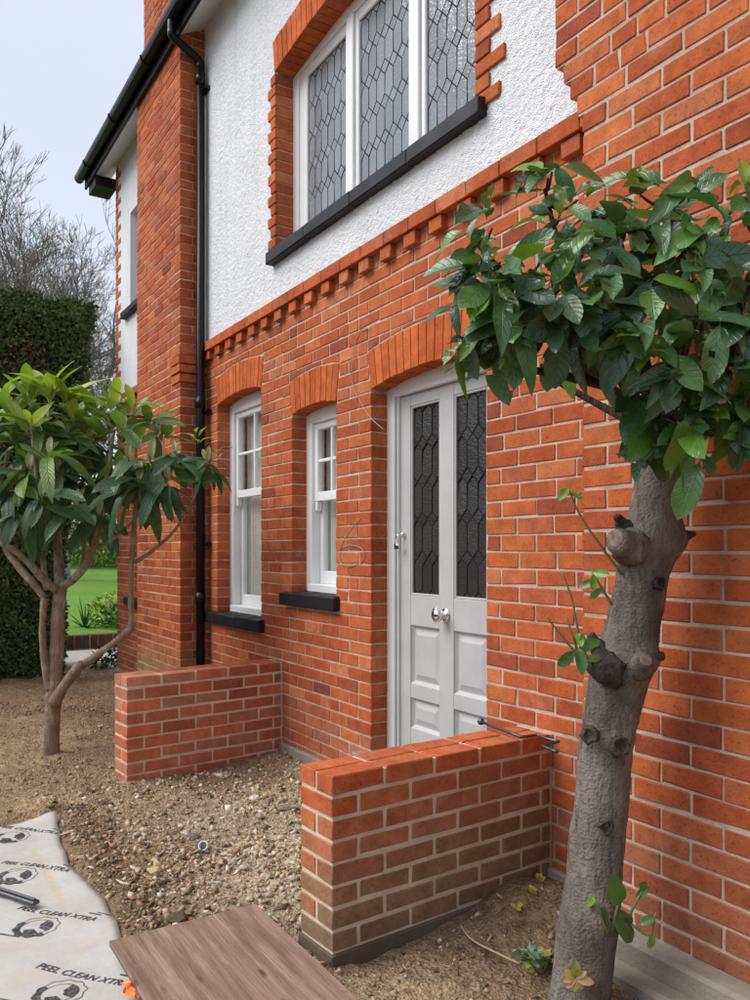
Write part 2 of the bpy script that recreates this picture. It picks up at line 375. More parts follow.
def sheet_mat():
    n = NT('protection_sheet_plastic'); g = n.geo(); a = n.noise(g, 5, 6, .65); b = n.noise(g, 40, 4, .7); d = n.noise(g, 1.6, 3, .5)
    c = n.mix(n.rng(a, .35, .7), (.54, .53, .49), (.43, .41, .37)); c = n.mix(n.rng(b, .58, .72, 0, .35), c, (.36, .32, .26))
    p = n.sep(g)
    # a rusty smear dried on across the sheet
    w = n.math('ABSOLUTE', n.math('ADD', n.math('SUBTRACT', p[1], -1.735), n.math('MULTIPLY', n.math('SUBTRACT', d, .5), .07)))
    sm = n.math('MULTIPLY', n.rng(w, .006, .028, 1, 0), n.math('MULTIPLY', n.rng(p[0], -4.15, -4.0), n.rng(p[0], -3.42, -3.32, 1, 0)))
    c = n.mix(n.math('MULTIPLY', sm, n.rng(b, .3, .6, .05, .5)), c, (.60, .38, .14))
    dust = n.math('MULTIPLY', n.rng(n.noise(g, 9, 5, .7), .5, .66), .5)
    c = n.mix(dust, c, (.50, .42, .31))
    return n.set(c, n.rng(a, .3, .7, .38, .6), n.bump(n.noise(g, 14, 4), .25, .01), spec=.4)
SHEET = sheet_mat()
n = NT('black_print'); g = n.geo(); PRINT = n.set(n.mix(n.rng(n.noise(g, 70, 4, .7), .5, .7, 0, .7), (.035, .035, .04), (.36, .35, .33)), .6)
def board_mat():
    n = NT('wood_effect_laminate'); g = n.geo(); m = n.scale(g, (1.3, 16, 16)); w = n.noise(m, 1.6, 6, .6); f_ = n.noise(n.scale(g, (3, 90, 90)), 2.2, 4, .7)
    pl = n.sep(g); k = n.math('FLOOR', n.math('DIVIDE', n.math('ADD', pl[1], 1.69), .0915)); wn = n.n('ShaderNodeTexWhiteNoise', noise_dimensions='1D'); n.l(k, wn.inputs['W'])
    c = n.mix(n.rng(w, .34, .66), (.17, .10, .073), (.38, .265, .205)); c = n.mix(n.rng(f_, .48, .66, 0, .75), c, (.13, .078, .055))
    c = n.mix(n.math('MULTIPLY', wn.outputs['Value'], .25), c, (.24, .15, .11))
    kn = n.vor(n.scale(g, (3.2, 9, 9)), 1.35); c = n.mix(n.rng(kn, .05, .17, .85, 0), c, (.06, .035, .025))
    c = n.mix(n.rng(n.noise(g, 14, 5, .75), .60, .72, 0, .35), c, (.46, .37, .30))
    return n.set(c, n.rng(w, .3, .7, .42, .62), n.bump(f_, .25, .003), spec=.35)
BOARDM = board_mat()
n = NT('board_core'); CORE = n.set((.10, .065, .045), .9)
n = NT('orange_plastic'); ORANGE = n.set((.75, .17, .03), .35, n.bump(n.noise(n.geo(), 50, 3), .5, .01))
n = NT('white_plastic'); WPLAST = n.set((.75, .74, .70), .4)
n = NT('cable_sheath'); CABLE = n.set((.34, .29, .24), .7)
n = NT('roof_tile'); g = n.geo(); ROOFM = n.set(n.mix(n.noise(g, 12, 4), (.25, .09, .05), (.33, .13, .08)), .9)
n = NT('dry_stem'); DRY = n.set((.42, .33, .22), .8)

# ------------------------------------------------------------------ ground
SHEET_EDGE = [(-4.47, -1.555), (-4.12, -1.60), (-3.77, -1.63), (-3.55, -1.60), (-3.35, -1.585), (-3.12, -1.60), (-2.97, -1.608), (-2.6, -1.60), (-2.2, -1.62), (-1.4, -1.66)]
def sheet_y(x):
    e = SHEET_EDGE
    if x <= e[0][0]: return e[0][1]
    for (a, b), (c, d) in zip(e, e[1:]):
        if x <= c: return b+(d-b)*(x-a)/(c-a)
    return e[-1][1]
def fb(x, y, s, o=3):
    return sum(noise.noise(Vector((x*s*2**i, y*s*2**i, 3.3*i)))/2**i for i in range(o))
def ground_h(x, y):
    h = .024*fb(x, y, 1.3, 2) + .017*fb(x+9, y, 6, 2) + .012*noise.noise(Vector((x*19, y*19, 1))) + .005*noise.noise(Vector((x*40, y*40, 5)))
    h += .03*max(0, min(1, (y+.55)/.45))*(1 if x > -5 else .4)
    mound = math.exp(-((x+2.15)**2/.12+(y+.25)**2/.06)); h += .10*mound
    if x > -4.6:                                                     # the sheet lies in a shallow scrape
        d = sheet_y(x) - y
        k = max(0, min(1, (d+.10)/.10)); h = h*(1-k) + k*(-.035+.003*fb(x, y, 3, 1)) if -4.58 < x else h
    return h
def soil_col(x, y):
    a = .5+.5*fb(x, y, .9, 3); b = .5+.5*fb(x+20, y-7, 2.5, 3)
    a = max(0, min(1, .5+(a-.5)*1.7)); c = Vector((.20, .135, .078))*(1-a) + Vector((.40, .295, .175))*a
    pale = math.exp(-((x+3.35)**2/.9+(y+.75)**2/.25)); c = c.lerp(Vector((.47, .40, .285)), min(.8, pale))
    red = math.exp(-((x+3.7)**2/.08+(y+1.3)**2/.05)); c = c.lerp(Vector((.24, .12, .07)), .75*red)
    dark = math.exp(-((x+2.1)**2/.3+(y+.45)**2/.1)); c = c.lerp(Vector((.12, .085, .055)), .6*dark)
    edge = sheet_y(x)-y
    if x > -4.6: c = c.lerp(Vector((.13, .09, .055)), .7*math.exp(-((edge+.10)**2)/.008))
    sand = math.exp(-((x+5.6)**2/1.2+(y+1.9)**2/.5)); c = c.lerp(Vector((.40, .30, .19)), .6*sand)
    c = c*(.80+.72*b); return c
def grid_mesh(name, xs, ys, hf, mat, cf=None):
    nx, ny = len(xs), len(ys)
    V = np.array([(x, y, hf(x, y)) for y in ys for x in xs], dtype=np.float32)
    i = np.arange(nx-1); j = np.arange(ny-1); I, J = np.meshgrid(i, j)
    a = (J*nx+I).ravel(); Fq = np.stack([a, a+1, a+nx+1, a+nx], 1)
    c = [tuple(cf(x, y)) for y in ys for x in xs] if cf else None
    return mesh(name, V, Fq, mat, True, c)
def axis(segs):
    out = []
    for a, b, st in segs: out += list(np.arange(a, b-1e-6, st))
    return out+[segs[-1][1]]
soil = add('soil_ground', grid_mesh('soil_ground', axis([(-10.2, -6, .05), (-6, -1.2, .022), (-1.2, 4, .12)]), axis([(-9, -2.6, .14), (-2.6, .05, .022)]), ground_h, SOIL, soil_col)); tag(soil, kind='structure')
n = NT('rough_ground'); g = n.geo(); TERR = n.set(n.mix(n.rng(n.noise(g, .6, 5, .6), .3, .7), (.13, .12, .07), (.19, .15, .10)), .95, n.bump(n.noise(g, 25, 4), .6, .03))
big = add('ground', mesh('ground', [(-500, -500, -.25), (500, -500, -.25), (500, 500, -.25), (-500, 500, -.25)], [(0, 1, 2, 3)], TERR)); tag(big, kind='structure')
# garden beyond the house corner: path, edging, lawn
pm = MB(); pm.box(-11.75, -9.55, -3.2, 6.0, -.22, -.012, .01); tag(pm.build('concrete_path', PATHM), kind='structure')
def lawn_h(x, y): return .16 + .03*fb(x, y, .3, 2) + max(0, (-x-12.3))*.030
lawn = add('lawn', grid_mesh('lawn', list(np.linspace(-48, -12.15, 60)), list(np.linspace(-2.6, 26, 60)), lawn_h, LAWN)); tag(lawn, kind='structure')

# ------------------------------------------------------------------ bricks
PAL = [((.51, .130, .045), 7), ((.47, .110, .040), 6), ((.55, .158, .056), 5), ((.42, .098, .040), 3), ((.49, .142, .062), 4), ((.35, .085, .042), .7), ((.56, .185, .080), 1.5), ((.27, .076, .046), .2)]
def brick_col(rnd=random, dark=0.0):
    c = rnd.choices([p[0] for p in PAL], [p[1] for p in PAL])[0]; k = rnd.uniform(.88, 1.1)
    return tuple(x*k for x in c)
class Brick:
    __slots__ = ('b', 'poly', 'y0', 'y1', 'col', 'name', 'ctr', 'area')
house = empty('brick_house', (-4.0, 0.0, 0.0))
tag(house, 'orange-red brick house with white pebbledash upper floor and pale grey front door', 'house')
BR = []       # bricks of the house
def hb(x0, x1, y0, y1, z0, z1, col=None, name='brick'):
    if x1-x0 < .012 or z1-z0 < .012: return
    b = Brick(); b.b = (x0, x1, y0, y1, z0, z1); b.poly = None; b.col = col or brick_col(); b.name = name; BR.append(b); return b
def hp(poly, y0, y1, col=None, name='brick'):
    b = Brick(); b.b = None; b.poly = poly; b.y0 = y0; b.y1 = y1; b.col = col or brick_col(); b.name = name; BR.append(b); return b
J = .0095
CH = .075
Z_TOP = 3.118                                  # top of the string course
class Arch:
    def __init__(s, xl, xr, spring, rise, vh):
        s.xl, s.xr, s.sp, s.rise, s.vh = xl, xr, spring, rise, vh
        w = xr-xl; s.R = (w*w/4+rise*rise)/(2*rise); s.cx = (xl+xr)/2; s.cz = spring+rise-s.R
        s.half = math.asin(w/2/s.R)
    def intr(s, x): return s.cz+math.sqrt(max(0, s.R**2-(x-s.cx)**2))
    def extr(s, x): return s.cz+math.sqrt(max(0, (s.R+s.vh)**2-(x-s.cx)**2))
    def lims(s, z):
        t = max(0, min(1, (z-s.sp)/s.vh)); dx = math.sin(s.half)*s.vh*t; return s.xl-dx, s.xr+dx
    def voussoirs(s, y0, y1, pitch=.0715, parent_name='arch_brick'):
        nv = max(3, round(2*s.half*(s.R+s.vh*.5)/pitch)); da = 2*s.half/nv; g = .0035
        for i in range(nv):
            a0 = -s.half+i*da; a1 = a0+da; pts = []
            r0, r1 = s.R+random.uniform(-.003, .003), s.R+s.vh-random.uniform(0, .006)
            e0, e1 = g/r0, g/r1
            pl = [(s.cx+r0*math.sin(a0+e0), s.cz+r0*math.cos(a0+e0)), (s.cx+r0*math.sin(a1-e0), s.cz+r0*math.cos(a1-e0)),
                  (s.cx+r1*math.sin(a1-e1), s.cz+r1*math.cos(a1-e1)), (s.cx+r1*math.sin(a0+e1), s.cz+r1*math.cos(a0+e1))]
            k = random.uniform(.92, 1.1); c = random.choice([(.54, .130, .040), (.50, .115, .036), (.57, .150, .050)])
            hp(pl, y0+random.uniform(-.002, .001), y1, tuple(x*k for x in c), parent_name)
A_DOOR = Arch(-3.83, -2.83, 2.305, .045, .222)
A_W1 = Arch(-6.19, -5.33, 2.575, .042, .225)
A_W2 = Arch(-4.83, -4.23, 2.305, .028, .225)
A_UP = Arch(-5.03, -2.88, 4.69, .075, .225)
OPEN = [dict(a=A_DOOR, zb=-.2, sill=None), dict(a=A_W1, zb=.895, sill=(-6.36, -5.27, .805, .895)), dict(a=A_W2, zb=1.115, sill=(-4.935, -4.185, 1.03, 1.115))]
REV = .105
def courses(z_from, z_to):
    k0 = math.floor((Z_TOP-z_to)/CH+1e-6); k = k0
    while True:
        z1 = Z_TOP-k*CH-J/2; z0 = z1-(CH-J)
        if z1 < z_from: break
        yield k, z0+random.uniform(-.0015, .0015), z1+random.uniform(-.0015, .0015)
        k += 1
def front_bricks(xa, xb, y, z_from, z_to, openings=(), phase=0.0, corner_l=None, corner_r=None, depth=.1):
    """stretcher bond on a face that looks along -y. corner_l/r = return depth for a true corner there"""
    for k, z0, z1 in courses(z_from, z_to):
        zm = (z0+z1)/2
        if z0 < z_from-.002: z0 = z_from
        cuts = []
        for op in openings:
            a = op['a']
            if op['sill'] and op['sill'][2]-.01 < zm < op['sill'][3]+.0: cuts.append((op['sill'][0], op['sill'][1], None))
            elif op['zb'] < zm:
                if zm < a.sp: cuts.append((a.xl, a.xr, None))
                elif z0 < a.sp+a.rise+a.vh:
                    l_, r_ = a.lims(zm); cuts.append((l_, r_, a))
        off = (0 if k % 2 else .1125) + phase
        edges = []; x = xa - ((off) % .225)
        if corner_l is not None: x = xa
        first = True
        while x < xb-.001:
            Ln = .225*random.uniform(.985, 1.015)
            if first and corner_l is not None: Ln = .225 if k % 2 else .1125
            e = min(x+Ln, xb)
            if xb-e < .045: e = xb
            if Ln > .2 and random.random() < .06 and not first:
                mid = x+Ln/2; edges += [(x, mid), (mid, e)]
            else: edges.append((x, e))
            x = e; first = False
        bnd = [c for c0, c1, ar in cuts for c in (c0, c1)]
        def snap(xx):
            for c in bnd:
                if abs(xx-c) < .05: return c
            if 0 < xx-xa < .045: return xa
            return xx
        edges = [(snap(max(a_, xa)), snap(b_)) for a_, b_ in edges]
        edges = [(a_, b_) for a_, b_ in edges if b_-a_ > .02]
        for (e0, e1) in edges:
            e0 = max(e0, xa)
            isl, isr = abs(e0-xa) < .001, abs(e1-xb) < .001
            segs = [(e0, e1, None)]
            for (c0, c1, ar) in cuts:
                ns = []
                for (s0, s1, tg) in segs:
                    if s1 <= c0 or s0 >= c1: ns.append((s0, s1, tg)); continue
                    if s0 < c0: ns.append((s0, c0, 'R' if ar is None else tg))
                    if ar is not None: ns.append((max(s0, c0), min(s1, c1), ar))
                    if s1 > c1: ns.append((c1, s1, 'L' if ar is None else tg))
                segs = ns
            ns = []
            for (s0, s1, tg) in segs:
                if tg is None:
                    for (c0, c1, ar) in cuts:
                        if ar is None and abs(s1-c0) < .001: tg = 'R'
                        if ar is None and abs(s0-c1) < .001: tg = 'L'
                ns.append((s0, s1, tg))
            segs = ns
            for (s0, s1, tg) in segs:
                g0 = 0 if (tg == 'L' or isl and abs(s0-e0) < .001) else J/2
                g1 = 0 if (tg == 'R' or isr and abs(s1-e1) < .001) else J/2
                x0, x1 = s0+g0, s1-g1; yj = y+random.uniform(-.0015, .0015)
                if isinstance(tg, Arch):
                    if x1-x0 < .02: continue
                    xs = [x0+(x1-x0)*i/4 for i in range(5)]
                    bot = [max(z0, tg.extr(xx)+.008) for xx in xs]
                    if min(z1-b for b in bot) < .006:
                        ok = [i for i in range(5) if z1-bot[i] > .008]
                        if len(ok) < 3: continue
                        xs = [xs[i] for i in ok]; bot = [bot[i] for i in ok]
                    if max(bot)-min(bot) < .0005 and abs(bot[0]-z0) < .0005: hb(x0, x1, yj, y+depth, z0, z1)
                    else: hp([(xx, zz) for xx, zz in zip(xs, bot)]+[(xs[-1], z1), (xs[0], z1)], yj, y+depth)
                    continue
                dp = depth
                if tg in ('L', 'R'): dp = REV+.02
                if isr and corner_r is not None: dp = .1025 if (x1-x0) > .16 else corner_r-.004
                if isl and corner_l is not None: dp = .1025 if k % 2 else corner_l-.004
                hb(x0, x1, yj, y+dp, z0, z1)
# --- ground floor front wall
XB0, XB1 = -7.705, -6.447            # chimney breast
PIER_X = -2.035; PY = -.225
front_bricks(XB1+.004, PIER_X+.0, 0.0, .085, 3.045, OPEN)
# dentil course behind: already bricks; dentils and string course stand proud
x = XB1+.06
while x < PIER_X-.06:
    hb(x, x+.1025, -.036, .05, Z_TOP-2*CH+J/2, Z_TOP-CH-J/2+.003, name='dentil_brick'); x += .2255
x = XB1+.004
while x < PIER_X-.02:
    e = min(x+.235, PIER_X-.002); hb(x, e-.006, -.050, .06, Z_TOP-CH+J/2-.004, Z_TOP, name='string_course_brick'); x = e
for a in (A_DOOR, A_W1, A_W2): a.voussoirs(-.001, REV+.012)
# --- pier and gable wall on the right; it steps out sideways below the upper floor
front_bricks(PIER_X, 2.4, PY, .135, Z_TOP-.15, (), .04, corner_l=.225)
for i, dx in enumerate((.028, .058, .095, .135)):
    zt = Z_TOP-.15+CH*(i+1); front_bricks(PIER_X-dx, 2.4, PY, zt-CH+.004, zt-.004+.003, (), .04+.0*i, corner_l=.225)
front_bricks(PIER_X-.135, 2.4, PY, Z_TOP-.15+4*CH, 6.4, (), .03, corner_l=.225)
# --- chimney breast, its return and the stack above the eaves
front_bricks(XB0, XB1, -.225, .0, 5.80, (), 0, corner_l=.225, corner_r=.225)
for k, z0, z1 in courses(.0, 5.80):
    last = [b for b in BR if b.b and abs(b.b[1]-XB1) < .002 and abs(b.b[4]-z0) < .012 and b.b[2] < -.2]
    dp = .1025 if (last and last[-1].b[1]-last[-1].b[0] > .16) else .222
    if dp < .2: hb(XB1-.1, XB1+random.uniform(-.001, .001), -.225+dp+J, -.004, z0, z1)
for k, dxx in ((0, .012), (1, .032), (2, .032), (3, .014)):
    zt = Z_TOP-.035-k*CH; hb(XB1-.2, XB1+dxx, -.2255-dxx*.6, -.004, zt-CH+J, zt)
front_bricks(XB0, XB1, -.16, 5.86, 8.2, (), .06, corner_l=.225, corner_r=.225)
# --- wall beyond the chimney
OP3 = [dict(a=Arch(-8.60, -7.85, 2.565, .05, .22), zb=.92, sill=(-8.88, -7.74, .80, .89))]
front_bricks(-9.31, XB0-.003, 0.0, .06, 3.045, OP3)
OP3[0]['a'].voussoirs(-.001, REV+.012)
x = -9.31
while x < XB0-.03:
    e = min(x+.235, XB0-.003); hb(x, e-.006, -.050, .06, Z_TOP-CH+J/2-.004, Z_TOP, name='string_course_brick'); x = e
# --- toothed brick surround of the upper window, far quoin
for k, z0, z1 in courses(3.46, 4.69):
    wl = .075 if k % 2 else .118
    hb(A_UP.xl-wl, A_UP.xl, -.030, REV+.02, z0, z1, name='quoin_brick')
    wr = (.10, .205, .10, .17)[k % 4]
    hb(A_UP.xr, A_UP.xr+wr, -.030, REV+.02, z0, z1, name='quoin_brick')
A_UP.voussoirs(-.034, REV+.012)
for k, z0, z1 in courses(3.13, 5.70):
    w = .10 if k % 2 else .21
    hb(-9.315, -9.31+w, -.016, .2, z0, z1, name='quoin_brick')
def stain(b):
    z = (b.b[4]+b.b[5])/2 if b.b else 9; x = b.b[0] if b.b else 0
    c = Vector(b.col)
    if x > -2.3 and z < .55: c = c.lerp(Vector((.31, .15, .095)), .75*min(1, (.60-z)/.4)*random.uniform(.6, 1))
    elif b.b and b.b[2] < -.2 and x < -6.4 and z < .55: c = c.lerp(Vector((.36, .24, .12)), .85*min(1, (.62-z)/.25)*random.uniform(.7, 1))
    elif z < .45: c = c.lerp(Vector((.42, .20, .14)), .5*random.random())
    b.col = tuple(c)
for b in BR: stain(b)
# --- turn the brick list into objects: the 300 that show largest one by one, the rest as one part
for b in BR:
    if b.b: x0, x1, y0, y1, z0, z1 = b.b; w, h = x1-x0, z1-z0
    else:
        xs = [p[0] for p in b.poly]; zs = [p[1] for p in b.poly]; x0, x1, z0, z1, y0 = min(xs), max(xs), min(zs), max(zs), b.y0; w, h = x1-x0, z1-z0
    c = ((x0+x1)/2, y0, (z0+z1)/2); b.ctr = c
    b.area = 0
    if depth_of(c) > .3:
        u, v, Z = proj(c)
        pa, pb = proj((x0, y0, z0)), proj((x1, y0, z1))
        if -5 < u < 755 and -5 < v < 1005 and depth_of((x1, y0, z0)) > .2: b.area = abs(pa[0]-pb[0])*(F/Z*h)
        if b.area and (c[1] > -.1 and c[0] < -2.42 and c[2] < .62 and (c[0] > -3.6)): b.area *= .05   # behind the near garden wall
CACHE = {}
def brick_mesh(Lx, Ly, Lz, mat):
    key = (round(Lx*250), round(Ly*50), round(Lz*250), random.randrange(3), mat.name)
    if key not in CACHE:
        v, f = cbox(Lx, Ly, Lz, .0032, .5); CACHE[key] = mesh('brick', v, f, mat)
    return CACHE[key]
def place_brick(name, bx, col, parent, mat=BR_O, rot=.004):
    x0, x1, y0, y1, z0, z1 = bx
    M = Matrix.Translation(((x0+x1)/2, (y0+y1)/2, (z0+z1)/2)) @ Matrix.Rotation(random.gauss(0, rot), 4, 'Y') @ Matrix.Rotation(random.gauss(0, rot*.7), 4, 'X')
    return add(name, brick_mesh(x1-x0, y1-y0, z1-z0, mat), parent, M, col)
# mortar cores of the house
mc = MB()
def core_with_openings(m, xa, xb, y, zb, zt, ops, D=.30, lip=.005, ybase=.0045):
    xs = sorted({xa, xb} | {o['a'].xl-lip for o in ops} | {o['a'].xr+lip for o in ops})
    for a_, b_ in zip(xs, xs[1:]):
        mid = (a_+b_)/2; op = next((o for o in ops if o['a'].xl-lip*1.5 < mid < o['a'].xr+lip*1.5), None)
        if op is None: m.box(a_, b_, y+ybase, y+D, zb, zt, .0005); continue
        if op['zb'] > zb: m.box(a_, b_, y+ybase, y+D, zb, op['zb']-.02, .0005)
        N = 10
        for i in range(N):
            p, q = a_+(b_-a_)*i/N, a_+(b_-a_)*(i+1)/N; zz = max(op['a'].intr(max(min(p, op['a'].xr), op['a'].xl)), op['a'].intr(max(min(q, op['a'].xr), op['a'].xl)))+.012
            m.box(p, q, y+ybase, y+D, zz, zt, .0005)
core_with_openings(mc, XB1, PIER_X+.1, 0, -.2, Z_TOP-.01, OPEN)
mc.box(PIER_X+.006, 2.4, PY+.0045, .3, -.2, Z_TOP-.15, .0005)
for i, dx in enumerate((.028, .058, .095)): mc.box(PIER_X-dx+.006, 2.4, PY+.0045, .3, Z_TOP-.15+CH*i, Z_TOP-.15+CH*(i+1), .0005)
mc.box(PIER_X-.135+.006, 2.4, PY+.0045, .3, Z_TOP-.15+CH*3, 6.4, .0005)
mc.box(XB0+.006, XB1-.006, -.225+.0045, .3, -.2, 5.8, .0005)
mc.box(XB0+.006, XB1-.006, -.16+.0045, .5, 5.86, 8.2, .0005)
core_with_openings(mc, -9.306, XB0, 0, -.2, Z_TOP-.01, OP3)
wall = mc.build('mortar_wall', MORTAR, house)
vis = sorted([b for b in BR if b.area > 0 and b.name == 'brick' and b.b], key=lambda b: -b.area)[:300]
pick = set(id(b) for b in vis)
rest = MB()
for b in BR:
    single = id(b) in pick or (b.name != 'brick' and b.area > 40)
    if single and b.b: place_brick(b.name, b.b, b.col, wall)
    elif single:
        v, f = prism(b.poly, b.y0, b.y1, .0025); add(b.name, mesh(b.name, v, f, BR_O), wall, None, b.col)
    elif b.b:
        x0, x1, y0, y1, z0, z1 = b.b
        v, f = cbox(x1-x0, y1-y0, z1-z0, .0032, .5); c = ((x0+x1)/2, (y0+y1)/2, (z0+z1)/2)
        if b.area == 0: v, f = cbox(x1-x0, y1-y0, z1-z0, .003)
        rest.raw([(p[0]+c[0], p[1]+c[1], p[2]+c[2]) for p in v], f, b.col)
    else:
        v, f = prism(b.poly, b.y0, b.y1, .0025); rest.raw(v, f, b.col)
tag(rest.build('brickwork', BR_A, wall), kind='stuff')

# plinths
pl = MB(); pl.box(XB1+.001, PIER_X-.001, -.028, .004, -.2, .088, .006); pl.build('plinth', CONC, house)
pl = MB(); pl.box(PIER_X-.01, 2.4, -.30, -.2, -.2, .128, .012); pl.box(PIER_X-.01, 2.4, -.375, -.29, -.25, .052, .014); pl.build('plinth', CONC, house)
pl = MB(); pl.box(XB0-.03, XB1+.02, -.262, -.2, -.2, .075, .01); pl.build('plinth', CONC, house)

# --- pebbledash upper wall
rp = MB(); yR = -.012
def rbox(x0, x1, z0, z1): rp.box(x0, x1, yR, .30, z0, z1, .0004)
rbox(XB1, A_UP.xl-.04, Z_TOP, 5.8); rbox(A_UP.xr+.04, PIER_X-.03, Z_TOP, 5.8); rbox(A_UP.xl-.04, A_UP.xr+.04, Z_TOP, 3.42)
for qa, qz in ((A_UP.xl-.04, A_UP.xl-.007), (A_UP.xr+.007, A_UP.xr+.04)):
    qb = MB(); qb.box(qa, qz, -.009, .3, 3.42, 4.80, .0004); qb.build('quoin_bed', MORTAR, house)
rbox(A_UP.xl-.04, A_UP.xl, 4.80, 5.8); rbox(A_UP.xr, A_UP.xr+.04, 4.80, 5.8)
for i in range(14):
    p, q = A_UP.xl+(A_UP.xr-A_UP.xl)*i/14, A_UP.xl+(A_UP.xr-A_UP.xl)*(i+1)/14
    rbox(p, q, max(A_UP.intr(max(p, A_UP.xl)), A_UP.intr(min(q, A_UP.xr)))+.012, 5.8)
A_FAR = Arch(-8.72, -7.78, 5.0, .04, .2)
rbox(-9.306, A_FAR.xl, Z_TOP, 5.8); rbox(A_FAR.xr, XB0-.001, Z_TOP, 5.8); rbox(A_FAR.xl, A_FAR.xr, Z_TOP, 3.99); rbox(A_FAR.xl, A_FAR.xr, 5.04, 5.8)
pw = rp.build('pebbledash_wall', RENDERM, house)
# thrown roughcast: a displaced skin over the flat slab, cut round the window surround
st_ = .0075; xs_ = np.arange(XB1+.002, PIER_X-.03, st_); zs_ = np.arange(Z_TOP+.002, 5.79, st_); nx_, nz_ = len(xs_), len(zs_)
rs = np.random.RandomState(4); g0 = rs.rand(nz_, nx_); g1 = (g0+np.roll(g0, 1, 0)+np.roll(g0, 1, 1)+np.roll(g0, (1, 1), (0, 1)))/4; g2 = rs.rand(nz_//3+2, nx_//3+2).repeat(3, 0).repeat(3, 1)[:nz_, :nx_]
hgt = .0046*np.clip(g1-.35, 0, 1)*2+.0016*g2+.0018*g0
hgt[0, :] = hgt[-1, :] = 0; hgt[:, 0] = hgt[:, -1] = 0
Xg, Zg = np.meshgrid(xs_, zs_); Vg = np.stack([Xg+.003*(rs.rand(nz_, nx_)-.5), yR-.001-hgt, Zg+.003*(rs.rand(nz_, nx_)-.5)], -1).reshape(-1, 3)
I_, J_ = np.meshgrid(np.arange(nx_-1), np.arange(nz_-1)); a_ = (J_*nx_+I_).ravel(); Fg = np.stack([a_, a_+1, a_+nx_+1, a_+nx_], 1)
xc, zc = (Xg[:-1, :-1]+st_/2).ravel(), (Zg[:-1, :-1]+st_/2).ravel()
keep = ~((xc > A_UP.xl-.03) & (xc < A_UP.xr+.03) & (zc > 3.40) & (zc < 4.85))
add('roughcast', mesh('roughcast', Vg, Fg[keep], RENDERM, True), pw)
# body of the house behind the front
bd = MB(); bd.box(-9.305, -9.0, .30, 6.0, -.2, 5.8, .001); bd.box(-9.3, 2.4, 5.8, 6.0, -.2, 5.8, .001); bd.box(2.1, 2.4, .3, 5.8, -.2, 5.8, .001); bd.build('side_wall', RENDERM, house)
ins = MB()
for (x0, x1, z0, z1) in ((-6.44, -4.05, -.1, 3.0), (-4.0, -2.2, -.1, 3.0), (-6.4, -2.2, 3.2, 5.6), (-9.2, -7.8, 0, 5.6)):
    V = [(x0, .301, z0), (x1, .301, z0), (x1, .301, z1), (x0, .301, z1), (x0, 2.6, z0), (x1, 2.6, z0), (x1, 2.6, z1), (x0, 2.6, z1)]
    ins.raw(V, [(4, 5, 6, 7), (0, 4, 7, 3), (1, 2, 6, 5), (0, 1, 5, 4), (3, 7, 6, 2)])
ins.build('room_interior', ROOM, house)

# --- eaves: soffit, fascia, gutter, downpipe, roof
XE0, XE1 = -9.78, PIER_X-.12
so = MB(); so.raw([(XE0+.1, .02, 5.785), (XE1, .02, 5.785), (XE1, -.235, 5.655), (XE0+.1, -.235, 5.655), (XE0+.1, .02, 5.83), (XE1, .02, 5.83), (XE1, -.235, 5.83), (XE0+.1, -.235, 5.83)],
    [(0, 3, 2, 1), (4, 5, 6, 7), (0, 1, 5, 4), (1, 2, 6, 5), (2, 3, 7, 6), (3, 0, 4, 7)]); so.build('soffit', SOFFIT, house)
fa = MB(); fa.box(XE0+.03, XE1, -.262, -.236, 5.625, 5.80, .003); fa.build('fascia', SILLP, house)
gu = MB(); prof = []
for i in range(9):
    a = math.pi*i/8; prof.append((-.318-.056*math.cos(a), 5.757-.066*math.sin(a)))
prof2 = [(y+(.006 if y < -.318 else -.006)*0 , z) for y, z in prof]
inner = [(-.318-.050*math.cos(math.pi*i/8), 5.757-.060*math.sin(math.pi*i/8)) for i in range(9)]
Pf = prof+inner[::-1]; nP = len(Pf)
gu.raw([(XE0, y, z) for y, z in Pf]+[(XE1, y, z) for y, z in Pf], [(i, (i+1) % nP, nP+(i+1) % nP, nP+i) for i in range(nP)]+[tuple(range(nP-1, -1, -1)), tuple(nP+i for i in range(nP))])
gu.raw([(XE0+.003, y, z) for y, z in prof], [tuple(range(9))])
gut = gu.build('gutter', BLACKP, house)
for k in range(7):
    xx = -9.3+k*1.12; b_ = MB(); b_.tube([(xx, y, z) for y, z in [(-.318-.062*math.cos(math.pi*i/8), 5.757-.072*math.sin(math.pi*i/8)) for i in range(9)]], .007, 6); b_.build('gutter_bracket', BLACKP, gut)
bxm = MB(); bxm.box(-9.66, -9.34, -.235, .0, 5.53, 5.65, .004); bxm.build('eaves_box', SILLP, house)
PX, PYY = -6.375, -.075
dpm = MB(); dpm.tube(spline([(PX, -.318, 5.70), (PX, -.318, 5.62), (PX, -.30, 5.57), (PX, -.10, 5.46), (PX, PYY, 5.41), (PX, PYY, 5.34)], 5), .034, 14); dpm.tube([(PX, PYY, 5.40), (PX, PYY, .05)], .034, 16); dp_ = dpm.build('downpipe', BLACKP, house, True)
for zz in (5.30, 2.62, 1.0):
    s_ = MB(); s_.tube([(PX, PYY, zz-.05), (PX, PYY, zz+.05)], .041, 16); s_.build('pipe_socket', BLACKP, dp_, True)
for zz in (5.22, 2.55, 1.45):
    s_ = MB(); s_.box(PX-.05, PX+.065, -.045, -.012, zz-.018, zz+.018, .003); s_.tube([(PX+.055, -.06, zz), (PX+.055, -.0, zz)], .011, 8); s_.build('pipe_clip', BLACKP, dp_)
